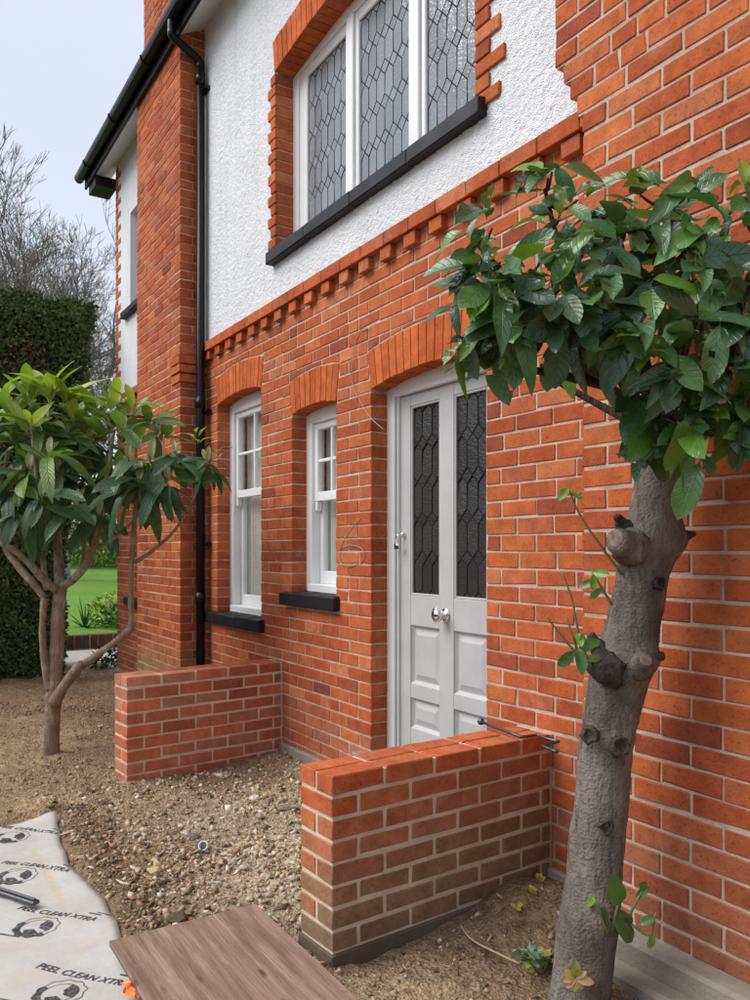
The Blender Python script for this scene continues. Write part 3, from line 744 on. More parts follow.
rf = MB(); rf.raw([(XE0, -.27, 5.80), (2.6, -.27, 5.80), (2.6, 3.0, 8.3), (XE0, 3.0, 8.3), (XE0, -.27, 5.86), (2.6, -.27, 5.86), (2.6, 3.0, 8.4), (XE0, 3.0, 8.4)], [(0, 3, 2, 1), (4, 5, 6, 7), (0, 1, 5, 4), (1, 2, 6, 5), (2, 3, 7, 6), (3, 0, 4, 7)]); rf.build('roof', ROOFM, house)

# --- sills
def black_sill(x0, x1, z0, z1, ny, parent, name='sill_brick', n=4, slope=.012):
    w = (x1-x0)/n
    for i in range(n):
        v, f = cbox(w-.004, ny+.13, z1-z0, .006, .4)
        vv = []
        for p in v:
            q = (p[0]+x0+w*(i+.5), p[1]+(.13-ny)/2, p[2]+(z0+z1)/2)
            if p[2] > 0: q = (q[0], q[1], q[2]+slope*(q[1]+ny)/.13)
            vv.append(q)
        add(name, mesh(name, vv, f, SILLP), parent)
    m = MB(); m.box(x0+.004, x1-.004, -ny+.005, .12, z0+.004, z1-.006, .002); m.build('sill_bed', SILLP, parent)

# --- windows
def sash_window(xl, xr, zb, sp, rise, mid, cols, rows_up, sill, nsill, curtain=True):
    wroot = empty('sash_window', ((xl+xr)/2, REV, zb), house)
    black_sill(sill[0], sill[1], sill[2], sill[3], .048, wroot, n=nsill)
    y0 = REV+.004; fw = .075
    f_ = MB(); f_.box(xl-.02, xl+fw, y0, y0+.1, zb, sp+rise+.06, .003); f_.box(xr-fw, xr+.02, y0, y0+.1, zb, sp+rise+.06, .003)
    f_.box(xl+fw, xr-fw, y0+.0015, y0+.1, sp-.055, sp+rise+.06, .003); f_.box(xl+fw, xr-fw, y0-.03, y0+.1, zb-.01, zb+.055, .004)
    f_.build('window_frame', WHITE, wroot)
    gx0, gx1 = xl+fw, xr-fw
    # upper sash
    yu = y0+.022; st = .045
    us = MB(); us.box(gx0, gx0+st, yu, yu+.04, mid-.03, sp-.055, .004); us.box(gx1-st, gx1, yu, yu+.04, mid-.03, sp-.055, .004)
    us.box(gx0+st, gx1-st, yu+.0012, yu+.04, sp-.055-st, sp-.055, .004); us.box(gx0+st, gx1-st, yu+.0012, yu+.04, mid-.03, mid+.03, .004)
    upper = us.build('upper_sash', WHITE, wroot)
    for xx in (gx0+st/2, gx1-st/2):
        h = MB(); v, f = prism([(xx-st/2+.004, mid-.032), (xx-st/2+.008, mid-.085), (xx, mid-.10), (xx+st/2-.008, mid-.085), (xx+st/2-.004, mid-.032)], yu+.002, yu+.036, .003); h.raw(v, f); h.build('sash_horn', WHITE, upper)
    px0, px1, pz0, pz1 = gx0+st, gx1-st, mid+.03, sp-.055-st
    for c in range(1, cols):
        xx = px0+(px1-px0)*c/cols; b_ = MB(); b_.box(xx-.011, xx+.011, yu+.004, yu+.034, pz0, pz1, .004); b_.build('glazing_bar', WHITE, upper)
    for r in range(1, rows_up):
        zz = pz0+(pz1-pz0)*r/rows_up
        for c in range(cols):
            xa, xb = px0+(px1-px0)*c/cols+(.0115 if c else 0), px0+(px1-px0)*(c+1)/cols-(.0115 if c < cols-1 else 0)
            b_ = MB(); b_.box(xa, xb, yu+.005, yu+.033, zz-.011, zz+.011, .004); b_.build('glazing_bar', WHITE, upper)
    def pane(x0, x1, z0, z1, y, par):
        m = MB(); m.box(x0-.006, x1+.006, y, y+.004, z0-.006, z1+.006, .0005)
        o = m.build('pane', GLASS, par); return o
    for c in range(cols):
        for r in range(rows_up):
            pane(px0+(px1-px0)*c/cols+.012, px0+(px1-px0)*(c+1)/cols-.012, pz0+(pz1-pz0)*r/rows_up+.012, pz0+(pz1-pz0)*(r+1)/rows_up-.012, yu+.018+random.uniform(0, .002), upper)
    yl = y0+.064; lz0 = zb+.055
    ls = MB(); ls.box(gx0, gx0+st, yl, yl+.04, lz0, mid+.02, .004); ls.box(gx1-st, gx1, yl, yl+.04, lz0, mid+.02, .004); ls.box(gx0+st, gx1-st, yl+.0012, yl+.04, lz0, lz0+.085, .004)
    lower = ls.build('lower_sash', WHITE, wroot)
    pane(gx0+st, gx1-st, lz0+.085, mid-.03, yl+.018, lower)
    if curtain:
        for (ca, cb) in ((gx0-.02, gx1+.02),):
            V = []; Fc = []; N = 90
            for i in range(N+1):
                xx = ca+(cb-ca)*i/N; yy = .238+.012*math.sin(i*.85+.9*math.sin(i*.31)); V += [(xx, yy, zb+.03), (xx+.01*math.sin(i), yy+.006*math.sin(2.1*i), sp)]
            for i in range(N): Fc.append((2*i, 2*i+2, 2*i+3, 2*i+1))
            add('curtain', mesh('curtain', V, Fc, CURT, True), wroot)
    return wroot
w1 = sash_window(-6.19, -5.33, .90, 2.565, .055, 1.85, 2, 2, OPEN[1]['sill'], 5)
w1['label'] = 'taller sash window with white frame beside the downpipe'
w2 = sash_window(-4.83, -4.23, 1.12, 2.30, .04, 1.755, 2, 2, OPEN[2]['sill'], 4)
w2['label'] = 'narrower sash window with white frame beside the front door'
w3 = sash_window(-8.60, -7.85, .92, 2.565, .05, 1.85, 2, 2, OP3[0]['sill'], 4); w3['label'] = 'sash window half hidden beyond the chimney breast'
# upper far window
fwn = empty('casement_window', (-8.45, .1, 4.0), house); black_sill(-8.92, -7.74, 3.93, 4.0, .07, fwn, n=3)
m = MB(); m.box(-8.72, -8.65, .06, .15, 4.0, 5.04, .003); m.box(-7.85, -7.78, .06, .15, 4.0, 5.04, .003); m.box(-8.65, -7.85, .0615, .15, 4.97, 5.04, .003); m.box(-8.65, -7.85, .0615, .15, 4.0, 4.07, .003); m.box(-8.28, -8.21, .063, .15, 4.07, 4.97, .003); m.build('window_frame', WHITE, fwn)
for xa, xb in ((-8.65, -8.28), (-8.21, -7.85)):
    m = MB(); m.box(xa, xb, .10, .105, 4.07, 4.97, .0005); m.build('pane', GLASS, fwn)

def leaded(x0, x1, z0, z1, y, cols, rows, b, parent, pmat, came=.0045, tilt=.006):
    w = (x1-x0)/cols; pit = (z1-z0)/rows; a = pit-2*b; g = came*.5
    def pm(poly):
        v, f = prism(poly, -.0015, .0015, .0004); return v, f
    hexp = [(-w/2+g, -a/2), (0, -a/2-b+g), (w/2-g, -a/2), (w/2-g, a/2), (0, a/2+b-g), (-w/2+g, a/2)]
    dia = [(0, -b+g), (w/2-g, 0), (0, b-g), (-w/2+g, 0)]
    lft = [(0, -b+g), (w/2-g, 0), (0, b-g)]; rgt = [(0, -b+g), (0, b-g), (-w/2+g, 0)]
    top = [(-w/2+g, 0), (0, -b+g), (w/2-g, 0)]; bot = [(-w/2+g, 0), (w/2-g, 0), (0, b-g)]
    tl = [(0, 0), (0, -b+g), (w/2-g, 0)]; tr = [(0, 0), (-w/2+g, 0), (0, -b+g)]; bl = [(0, 0), (w/2-g, 0), (0, b-g)]; brr = [(0, 0), (0, b-g), (-w/2+g, 0)]
    cache = {}
    def put(poly, x, z, nm):
        if nm not in cache:
            v, f = pm(poly); cache[nm] = mesh('pane', v, f, pmat)
        M = Matrix.Translation((x, y, z)) @ Matrix.Rotation(random.gauss(0, tilt), 4, 'X') @ Matrix.Rotation(random.gauss(0, tilt), 4, 'Z')
        add('pane', cache[nm], parent, M)
    for i in range(cols):
        for j in range(rows): put(hexp, x0+w*(i+.5), z0+pit*(j+.5), 'h')
    for i in range(cols+1):
        for j in range(rows+1):
            X, Z = x0+w*i, z0+pit*j
            k = ('l' if i == 0 else 'r' if i == cols else 'm')+('b' if j == 0 else 't' if j == rows else 'm')
            put({'mm': dia, 'lm': lft, 'rm': rgt, 'mt': top, 'mb': bot, 'lt': tl, 'rt': tr, 'lb': bl, 'rb': brr}[k], X, Z, k)
    lm = MB(); r = came*.62
    def bar(p, q): lm.tube([(p[0], y-.0005, p[1]), (q[0], y-.0005, q[1])], r, 5)
    for i in range(cols+1):
        for j in range(rows): bar((x0+w*i, z0+pit*j+b), (x0+w*i, z0+pit*(j+1)-b))
    for i in range(cols):
        for j in range(rows+1):
            X, Z = x0+w*(i+.5), z0+pit*j
            for sx in (-1, 1):
                if j < rows: bar((X, Z), (X+sx*w/2, Z+b))
                if j > 0: bar((X, Z), (X+sx*w/2, Z-b))
    bar((x0, z0), (x1, z0)); bar((x0, z1), (x1, z1))
    lm.build('leading', LEAD, parent)
# --- upper leaded window
uw = empty('leaded_window', (-3.95, .1, 3.46), house); uw['label'] = 'large three-light leaded window with white frame over the front door'
black_sill(-5.095, -2.80, 3.375, 3.455, .075, uw, n=4, slope=.02)
yF = REV+.004; XL, XR = A_UP.xl, A_UP.xr
lights = [(-4.845, -4.325), (-4.165, -3.635), (-3.475, -2.975)]
f_ = MB(); f_.box(XL-.02, XL+.075, yF, yF+.1, 3.455, 4.82, .004); f_.box(XR-.06, XR+.02, yF, yF+.1, 3.455, 4.82, .004)
f_.box(XL+.075, XR-.06, yF+.0015, yF+.1, 4.69, 4.82, .004); f_.box(XL+.075, XR-.06, yF-.02, yF+.1, 3.455, 3.53, .005)
for a, b in ((-4.285, -4.205), (-3.595, -3.515)): f_.box(a, b, yF-.006, yF+.1, 3.53, 4.69, .004)
f_.build('window_frame', WHITE, uw)
bounds = [(XL+.075, -4.285), (-4.205, -3.595), (-3.515, XR-.06)]
for (l0, l1), (b0, b1) in zip(lights, bounds):
    z0, z1 = 3.60, 4.62
    ca = MB(); ca.box(b0+.002, l0, yF+.012, yF+.06, 3.532, 4.688, .006); ca.box(l1, b1-.002, yF+.012, yF+.06, 3.532, 4.688, .006); ca.box(l0, l1, yF+.013, yF+.06, 3.532, z0, .006); ca.box(l0, l1, yF+.013, yF+.06, z1, 4.688, .006)
    cs = ca.build('casement', WHITE, uw)
    leaded(l0, l1, z0, z1, yF+.032, 6, 5, .045, cs, PANE_UP, .0058, .011)

# --- front door
fd = empty('front_door', (-3.33, .12, .27), house); fd['label'] = 'pale grey panelled front door with two leaded dark lights'
yD = REV+.004
m = MB(); m.box(-3.85, -3.756, yD, yD+.1, .05, 2.42, .004); m.box(-2.915, -2.81, yD, yD+.1, .05, 2.42, .004); m.box(-3.756, -2.915, yD+.0015, yD+.1, 2.262, 2.42, .004); m.box(-3.745, -3.735, yD+.012, yD+.03, .26, 2.262, .002); m.build('door_frame', FRAMEP, fd)
m = MB(); m.box(-3.95, -2.72, -.06, .22, -.1, .245, .008); m.build('threshold', CONC, fd)
yL = yD+.03; X0, X1 = -3.752, -2.918
m = MB()
for a, b in ((X0, -3.640), (-3.372, -3.252), (-2.990, X1)): m.box(a, b, yL, yL+.045, .25, 2.258, .002)
cols_ = ((-3.640, -3.372), (-3.252, -2.990))
for a, b in cols_:
    for z0, z1 in ((2.195, 2.258), (.985, 1.150), (.585, .665), (.25, .42)): m.box(a, b, yL+.0012, yL+.045, z0, z1, .002)
leaf = m.build('door_leaf', DOORP, fd)
for a, b in cols_:
    leaded(a, b, 1.150, 2.195, yL+.02, 3, 5, .042, leaf, PANE_DOOR, .008, .02)
    mm = MB()
    for (p, q, r_, s_) in ((a, a+.012, 1.15, 2.195), (b-.012, b, 1.15, 2.195)): mm.box(p, q, yL+.004, yL+.018, r_, s_, .003)
    mm.box(a+.012, b-.012, yL+.004, yL+.018, 1.15, 1.163, .003); mm.box(a+.012, b-.012, yL+.004, yL+.018, 2.182, 2.195, .003); mm.build('glazing_bead', DOORP, leaf)
    for z0, z1 in ((.665, .985), (.42, .585)):
        i1, i2 = .014, .052
        V = []
        for (ins_, yy) in ((0, yL+.008), (i1, yL+.022), (i1+.006, yL+.022), (i2, yL+.010)):
            V += [(a+ins_, yy, z0+ins_), (b-ins_, yy, z0+ins_), (b-ins_, yy, z1-ins_), (a+ins_, yy, z1-ins_)]
        Fc = [(12, 13, 14, 15)]
        for k in range(3):
            for i in range(4): j = (i+1) % 4; Fc.append((4*k+i, 4*k+j, 4*k+4+j, 4*k+4+i))
        add('door_panel', mesh('door_panel', V, Fc, DOORP), leaf)
def knob_at(x, z, r, nm):
    v, f = lathe([(r*1.02, 0), (r*1.05, .004), (r*.8, .008), (r*.36, .012), (r*.33, .032), (r*.72, .040), (r*.98, .052), (r*.95, .066), (r*.6, .076), (.001, .079)], 28)
    M = Matrix.Translation((x, yL-.001, z)) @ Matrix.Rotation(math.pi/2, 4, 'X'); add(nm, mesh(nm, v, f, CHROME, True), leaf, M)
knob_at(-3.318, 1.062, .036, 'door_knob')
v, f = lathe([(.036, 0), (.037, .004), (.030, .009), (.026, .012), (.012, .014), (.001, .015)], 28); add('lock_rose', mesh('lock_rose', v, f, CHROME, True), leaf, Matrix.Translation((-3.402, yL-.001, 1.062)) @ Matrix.Rotation(math.pi/2, 4, 'X'))
lk = empty('latch_lock', (-3.70, yL, 1.47), leaf)
v, f = lathe([(.016, 0), (.017, .004), (.013, .012), (.012, .02), (.001, .021)], 18); add('cylinder_face', mesh('cylinder_face', v, f, CHROME, True), leaf, Matrix.Translation((-3.70, yL-.001, 1.485)) @ Matrix.Rotation(math.pi/2, 4, 'X'))
bpy.data.objects.remove(lk)
m = MB(); m.tube([(-3.70, yL-.02, 1.485), (-3.70, yL-.045, 1.483)], .004, 6); m.tube(spline([(-3.70, yL-.045, 1.483), (-3.713, yL-.048, 1.46), (-3.705, yL-.048, 1.43), (-3.69, yL-.048, 1.425), (-3.70, yL-.046, 1.45)], 4), .004, 6); m.box(-3.728, -3.69, yL-.05, yL-.045, 1.405, 1.432, .001); m.build('key', CHROME, leaf)

# --- loose cables on the wall
def wall_cable(pts, r, y=-.008, lab=None):
    P = spline([on_y(u, v, y+(.006*math.sin(i*1.7))) for i, (u, v) in enumerate(pts)], 5)
    m = MB(); m.tube(P, r, 6); return m.build('cable', CABLE, None, True)
tag(wall_cable([(369.7, 327.6), (359.5, 334), (353.8, 348), (351.5, 364), (352.7, 382), (359.5, 400), (371, 418), (384, 429.6)], .0022), 'thin bent cable hanging on the brickwork beside the door arch', 'cable', 'loose cables on the house wall')
tag(wall_cable([(360, 518), (347, 535), (339, 551), (341, 563), (352, 566), (363, 560), (362, 549), (350, 545), (340, 549)], .002), 'thin cable looped in a coil right of the narrow sash window', 'cable', 'loose cables on the house wall')

# ------------------------------------------------------------------ low garden walls
def garden_wall(p_house, p_out, label, ncourse, top, dirty, kind):
    a = Vector((p_house[0], p_house[1], 0)); b = Vector((p_out[0], p_out[1], 0)); d = (b-a); Ln = d.length; ang = math.atan2(d.y, d.x)
    # local frame: +X from the outer end towards the house, near face at local y = 0, far face at y = +T
    T = .206
    M0 = Matrix.Translation((b.x, b.y, 0)) @ Matrix.Rotation(math.atan2(-d.y, -d.x), 4, 'Z')
    root = empty('garden_wall', (b.x, b.y, 0)); tag(root, label, 'wall', 'low brick garden walls')
    m = MB(); m.box(.0035, Ln+.02, .0035, T-.0035, -.12, top-.0045, .001); m.v = [tuple(M0 @ Vector(p)) for p in m.v]; core = m.build('mortar_core', MORTAR_NEW, root)
    half = (T-J)/2
    def lb(x0, x1, y0, y1, z0, z1, k):
        if x1-x0 < .02: return
        M = M0 @ Matrix.Translation(((x0+x1)/2, (y0+y1)/2, (z0+z1)/2)) @ Matrix.Rotation(random.gauss(0, .004), 4, 'Y') @ Matrix.Rotation(random.gauss(0, .003), 4, 'Z')
        add('brick', brick_mesh(x1-x0, y1-y0, z1-z0, BR_O), core, M, dirty(k, (x0+x1)/2, y0 < .05))
    for k in range(ncourse):
        z1 = top-k*CH; z0 = z1-(CH-.0135); st = .228
        x = 0.0
        if k % 2:
            lb(0, .1025, 0, T, z0, z1, k); x = .1025+.0135
        while x < Ln-.02:
            e = min(x+st-.0135, Ln-.012)
            for y0, y1 in ((random.uniform(-.0015, .0015), half), (half+J, T)): lb(x, e, y0, y1, z0+random.uniform(-.001, .001), z1, k)
            x = e+.0135
    m = MB(); m.box(Ln-.014, Ln+.02, .004, T-.004, -.1, top-.004, .001); m.v = [tuple(M0 @ Vector(p)) for p in m.v]; m.build('mortar_joint', MORTAR_NEW, root)
    m = MB(); m.box(-.006, Ln, -.008, T+.008, -.14, top-ncourse*CH+.006, .004); m.v = [tuple(M0 @ Vector(p)) for p in m.v]; m.build('footing', FOOT, root)
    return root
def c1(k, x, near):
    c = random.choice([(.54, .155, .080), (.58, .18, .088), (.49, .14, .075), (.52, .21, .13), (.56, .185, .10), (.43, .13, .075)]); s = random.uniform(.9, 1.1)
    if random.random() < .1: c = (.52, .23, .14)
    return tuple(t*s for t in c)
def c2(k, x, near):
    base = Vector(random.choice([(.55, .150, .060), (.50, .130, .052), (.57, .170, .070)]))
    d = min(1, max(0, (k-1.2-(.0 if not near else 1.4*max(0, min(1, x/.5)))+ (2.6*max(0, min(1, x/.6)) if near else 0))/5.5))   # damp and soil staining from the bed
    mud = Vector((.265, .185, .115)) if near else Vector((.34, .18, .10))
    c = base.lerp(mud, d**.7*(.95 if near else .65)); s = random.uniform(.88, 1.1)
    return tuple(c*s)
garden_wall((-4.975, 0), (-4.86, -1.085), 'low brick garden wall standing by the sash windows and leaning tree', 9, .632, c1, 0)
garden_wall((-2.41, 0), (-2.335, -1.085), 'low brick garden wall with steel rod on top in front of the door', 8, .640, c2, 1)
# steel rod lying on the near wall
P = [on_z(481, 721.6, .668), on_z(521, 737, .660), on_z(537, 735, .658), on_z(548, 739, .656), on_z(558.7, 741.6, .655), on_z(542, 746, .655), on_z(557, 752, .652)]
q = []
for a_, b_ in zip(P, P[1:]): q += [a_, a_.lerp(b_, .25), a_.lerp(b_, .75)]
q.append(P[-1])
rod = empty('bent_steel_rod', (P[3].x, P[3].y, .64)); tag(rod, 'thin bent steel rod with ball end lying on the garden wall by the door', 'rod')
m = MB(); m.tube(q, .0065, 8); m.build('rod_shaft', STEEL, rod, True)
v, f = lathe([(.001, -.016), (.011, -.012), (.016, 0), (.011, .012), (.001, .016)], 14); add('ball_end', mesh('ball_end', v, f, STEEL, True), rod, Matrix.Translation(P[0]))

# ------------------------------------------------------------------ sheet, print, board, small things
def sheet_z(x, y): return max(ground_h(x, y)+.008, -.026) + .006*fb(x+3, y*.6, 2.6, 2) + .007*(1-abs(noise.noise(Vector((x*3.1, y*2.3, 7)))))**6 + .012*math.exp(-((y-sheet_y(x)+.04)**2)/.0015)*(.5+.5*noise.noise(Vector((x*7, 2, 0))))
V = []; Fc = []; NX, NY = 150, 60
for i in range(NX+1):
    x = -4.50+(3.1)*i/NX; ye = sheet_y(x)+.012*fb(x, 4, 5, 2)
    for j in range(NY+1):
        t = j/NY; y = ye+(-3.3-ye)*t; xx = x-.03*t*(1-i/NX)
        z = sheet_z(xx, y)
        if i < 5 and j < 6: z += .035*(1-i/5)*(1-j/6)          # lifted corner
        V.append((xx, y, z))
for i in range(NX):
    for j in range(NY): a = i*(NY+1)+j; Fc.append((a, a+1, a+NY+2, a+NY+1))
sh = empty('protection_sheet', (-3.3, -2.2, 0)); tag(sh, 'dirty white printed floor protection sheet spread over the soil', 'sheet')
o = add('sheet_film', mesh('sheet_film', V, Fc, SHEET, True), sh); sm = o.modifiers.new('thick', 'SOLIDIFY'); sm.thickness = .0025; sm.offset = -1
def text_mesh(s, size, shear=.22, bold=.012):
    cu = bpy.data.curves.new('t', 'FONT'); cu.body = s; cu.size = 1; cu.shear = shear; cu.offset = bold; cu.resolution_u = 3
    ob = bpy.data.objects.new('t', cu); COL.objects.link(ob); dg = bpy.context.evaluated_depsgraph_get(); dg.update()
    me = bpy.data.meshes.new_from_object(ob.evaluated_get(dg)); V = [tuple(v.co*size) for v in me.vertices]; Fc = [tuple(p.vertices) for p in me.polygons]
    bpy.data.objects.remove(ob); bpy.data.meshes.remove(me); return V, Fc
TV, TF = text_mesh('PEEL CLEAN XTRA', 1.0); wdt = max(v[0] for v in TV)
ex = Vector((.292, .238)).normalized(); ey = Vector((-ex.y, ex.x))
def on_sheet(name, V2, Fc, org, sc_):
    V = []
    for (a, b) in V2:
        p = Vector(org)+ex*a*sc_+ey*b*sc_; V.append((p.x, p.y, sheet_z(p.x, p.y)+.0022))
    add(name, mesh(name, V, Fc, PRINT), sh)
def badge():
    V = []; Fc = []
    def poly(pts): n0 = len(V); V.extend(pts); Fc.append(tuple(range(n0, n0+len(pts))))
    def ring(r0f, r1f, a0, a1, N):
        for i in range(N):
            t0, t1 = a0+(a1-a0)*i/N, a0+(a1-a0)*(i+1)/N
            poly([(r0f(t0)*math.cos(t0), r0f(t0)*math.sin(t0)), (r1f(t0)*math.cos(t0), r1f(t0)*math.sin(t0)), (r1f(t1)*math.cos(t1), r1f(t1)*math.sin(t1)), (r0f(t1)*math.cos(t1), r0f(t1)*math.sin(t1))])
    scal = lambda t: 1.0+.045*math.cos(10*t)
    ring(lambda t: scal(t)-.035, scal, 0, 2*math.pi, 80)
    ring(lambda t: .70, lambda t: .73, 0, 2*math.pi, 40)
    ring(lambda t: .74, lambda t: scal(t)-.03, R(165), R(330), 50)            # dark lower band
    ring(lambda t: .18, lambda t: .70, R(-15), R(85), 24)                     # dark quadrant
    poly([(-.35, -.42), (.05, -.22), (.5, -.46), (.2, -.66), (-.15, -.68)])
    return V, Fc
BV, BF = badge()
starts = [(-2.916, -1.917), (-3.443, -1.900), (-3.985, -1.890), (-4.51, -1.838)]
for i, st_ in enumerate(starts):
    on_sheet('printed_words', [(v[0], v[1]) for v in TV], TF, st_, .375/wdt*.98)
    lo = Vector(st_)+ex*.185+ey*(-.098); on_sheet('printed_badge', BV, BF, lo, .082)
    on_sheet('printed_line', [(-.42, -.20), (.18, -.185), (.18, -.179), (-.42, -.194)], [(0, 1, 2, 3)], st_, 1)
    on_sheet('printed_marks', [(.30, .055), (.36, .05), (.36, .056), (.30, .061), (.33, .068), (.40, .062), (.40, .066), (.33, .072)], [(0, 1, 2, 3), (4, 5, 6, 7)], st_, 1)
    st2 = Vector(st_)+Vector((.15, -.55)); on_sheet('printed_words', [(v[0], v[1]) for v in TV], TF, st2, .375/wdt*.98); on_sheet('printed_badge', BV, BF, st2+ex*.185+ey*(-.098), .082)
# dark bar lying on the sheet
bar_ = empty('metal_bar', (-3.5, -1.885, 0)); tag(bar_, 'dark grey metal bar lying on the printed sheet', 'bar')
A, B = Vector((-3.83, -2.052, -.006)), Vector((-3.405, -1.83, -.002)); d = (B-A).normalized(); M = Matrix.Translation((A+B)/2) @ d.to_track_quat('X', 'Z').to_matrix().to_4x4()
v, f = cbox((B-A).length, .032, .014, .003); add('bar_body', mesh('bar_body', v, f, STEEL), bar_, M)
v, f = cbox((B-A).length-.03, .010, .006, .002); add('bar_ridge', mesh('bar_ridge', v, f, STEEL), bar_, M @ Matrix.Translation((0, .004, .0095)))
# wood-effect board
bo = empty('wood_board', (-2.4, -1.42, .02)); tag(bo, 'brown wood-effect board lying on the ground beside the sheet', 'board')
BX0, BX1, BY0, BY1 = -2.825, -1.70, -1.692, -1.146
tilt = Matrix.Translation((-2.8, -1.42, .036)) @ Matrix.Rotation(R(.25), 4, 'Y') @ Matrix.Translation((2.8, 1.42, 0))
m = MB(); m.box(BX0, BX1, BY0, BY1, .0035, .0150, .0012); m.v = [tuple(tilt @ Vector(p)) for p in m.v]; m.build('laminate_face', BOARDM, bo)
m = MB(); m.box(BX0+.001, BX1-.001, BY0+.001, BY1-.001, -.004, .0032, .001); m.v = [tuple(tilt @ Vector(p)) for p in m.v]; m.build('board_core', CORE, bo)
# rubble prop under the board + orange wrapper
orp = on_z(134, 990, .0); V = []; Fc = []
for i in range(9):
    for j in range(7):
        a, b = i/8, j/6; V.append((orp.x-.04+.11*a, orp.y-.03+.05*b+.01*math.sin(a*9), .004+.022*abs(math.sin(a*5+b*3))*(1-abs(b-.5))+.004*noise.noise(Vector((a*9, b*9, 2)))))
for i in range(8):
    for j in range(6): a = i*7+j; Fc.append((a, a+7, a+8, a+1))
o = add('plastic_wrapper', mesh('plastic_wrapper', V, Fc, ORANGE)); tag(o, 'crumpled orange plastic wrapper poking out from under the board', 'wrapper')
# white pipe ring
p = on_z(204, 850, .0); p.z = ground_h(p.x, p.y)+.014
v, f = lathe([(.023, -.03), (.023, .03), (.017, .03), (.017, -.028)], 22); o = add('pipe_end', mesh('pipe_end', v, f[:-2]+[tuple(3*22+k for k in range(22))], WPLAST, False), None, Matrix.Translation(p) @ Vector((.82, -.5, .45)).normalized().to_track_quat('Z', 'Y').to_matrix().to_4x4()); tag(o, 'short white plastic pipe end half buried in the rubble', 'pipe')

# ------------------------------------------------------------------ rubble
ICO = []
ph = (1+5**.5)/2
for a in (-1, 1):
    for b in (-ph, ph): ICO += [(0, a, b), (a, b, 0), (b, 0, a)]
ICO = np.array(ICO, float); ICO /= np.linalg.norm(ICO[0])
IF = []
for i in range(12):
    for j in range(i+1, 12):
        for k in range(j+1, 12):
            if all(np.linalg.norm(ICO[p]-ICO[q]) < 1.1 for p, q in ((i, j), (j, k), (i, k))):
                nrm = np.cross(ICO[j]-ICO[i], ICO[k]-ICO[i]); IF.append((i, j, k) if nrm.dot(ICO[i]) > 0 else (i, k, j))
IF = np.array(IF)
OCT = np.array([(1, 0, 0), (-1, 0, 0), (0, 1, 0), (0, -1, 0), (0, 0, 1), (0, 0, -1)], float); OF = np.array([(0, 2, 4), (2, 1, 4), (1, 3, 4), (3, 0, 4), (2, 0, 5), (1, 2, 5), (3, 1, 5), (0, 3, 5)])
def rot_rand(n, flat=1.0):
    q = np.random.normal(size=(n, 4)); q[:, 1:3] *= flat; q /= np.linalg.norm(q, axis=1)[:, None]
    w, x, y, z = q.T
    return np.stack([1-2*(y*y+z*z), 2*(x*y-z*w), 2*(x*z+y*w), 2*(x*y+z*w), 1-2*(x*x+z*z), 2*(y*z-x*w), 2*(x*z-y*w), 2*(y*z+x*w), 1-2*(x*x+y*y)], 1).reshape(n, 3, 3)
SCOL = np.array([(.46, .38, .26), (.38, .295, .19), (.30, .225, .14), (.21, .15, .095), (.54, .48, .38), (.36, .18, .10), (.13, .10, .075), (.44, .33, .19)])
def scatter(name, n, region, smin, smax, dens=None, power=2.5, cw=(4, 4, 4, 4, 2, 1.0, 1.5, 2)):
    P = []
    while len(P) < n:
        x = random.uniform(region[0], region[1]); y = random.uniform(region[2], region[3])
        if x > -4.55 and y < sheet_y(x)+.015: continue
        if -2.56 < x < -2.32 and y > -1.10: continue
        if -5.10 < x < -4.85 and y > -1.10: continue
        if dens and random.random() > dens(x, y): continue
        P.append((x, y, ground_h(x, y)))
    P = np.array(P); s = smin+(smax-smin)*np.random.rand(n)**power
    sh_ = OCT[None]*(1+.25*np.random.normal(size=(n, 6, 1)))+.30*np.random.normal(size=(n, 6, 3)); sh_ = sh_*(np.array([1.1, .8, .5])*np.random.uniform(.7, 1.25, (n, 1, 3)))
    Vt = np.einsum('nij,nkj->nki', rot_rand(n, .35), sh_)*s[:, None, None]; Vt += P[:, None, :]; Vt[:, :, 2] += s[:, None]*.12
    cw = np.array(cw); ci = np.random.choice(8, n, p=cw/cw.sum()); c = SCOL[ci]*np.random.uniform(.85, 1.3, (n, 1))
    o = add(name, mesh(name, Vt.reshape(-1, 3), (OF[None]+6*np.arange(n)[:, None, None]).reshape(-1, 3), STONEM, False, np.repeat(c, 6, 0)))
    return o
def d_between(x, y): return .05+.95*math.exp(-((x+3.3)**2/.9+(y+.65)**2/.28))*max(0, min(1, .12+1.7*fb(x, y, 2.8, 3)))
tag(scatter('gravel', 12000, (-4.95, -2.3, -1.62, -.0), .0025, .024, d_between, 4.2, (6, 4, 3, 2.5, 5, 1, 1, 3)), 'pale stony rubble strewn between the two low walls', 'rubble', kind='stuff')
def d_all(x, y): return .12+.88*max(0, min(1, .25+1.6*fb(x, y, 1.8, 3)))
tag(scatter('loose_gravel', 12000, (-8.0, -1.5, -2.4, -.05), .003, .017, d_all, 3.2, (2, 3, 5, 5, 1, .5, 2, 3)), 'loose grit and small stones scattered over bare soil', 'grit', kind='stuff')
def d_edge(x, y): return math.exp(-((sheet_y(x)-y+.12)**2)/.010)*max(.1, min(1, .5+1.2*fb(x, y, 4, 2)))
tag(scatter('earth_crumbs', 3000, (-4.6, -2.5, -1.62, -1.1), .003, .017, d_edge, 2.8, (0, .6, 2, 5, 0, .8, 6, .5)), 'dark crumbly earth along the edge of the sheet', 'soil', kind='stuff')
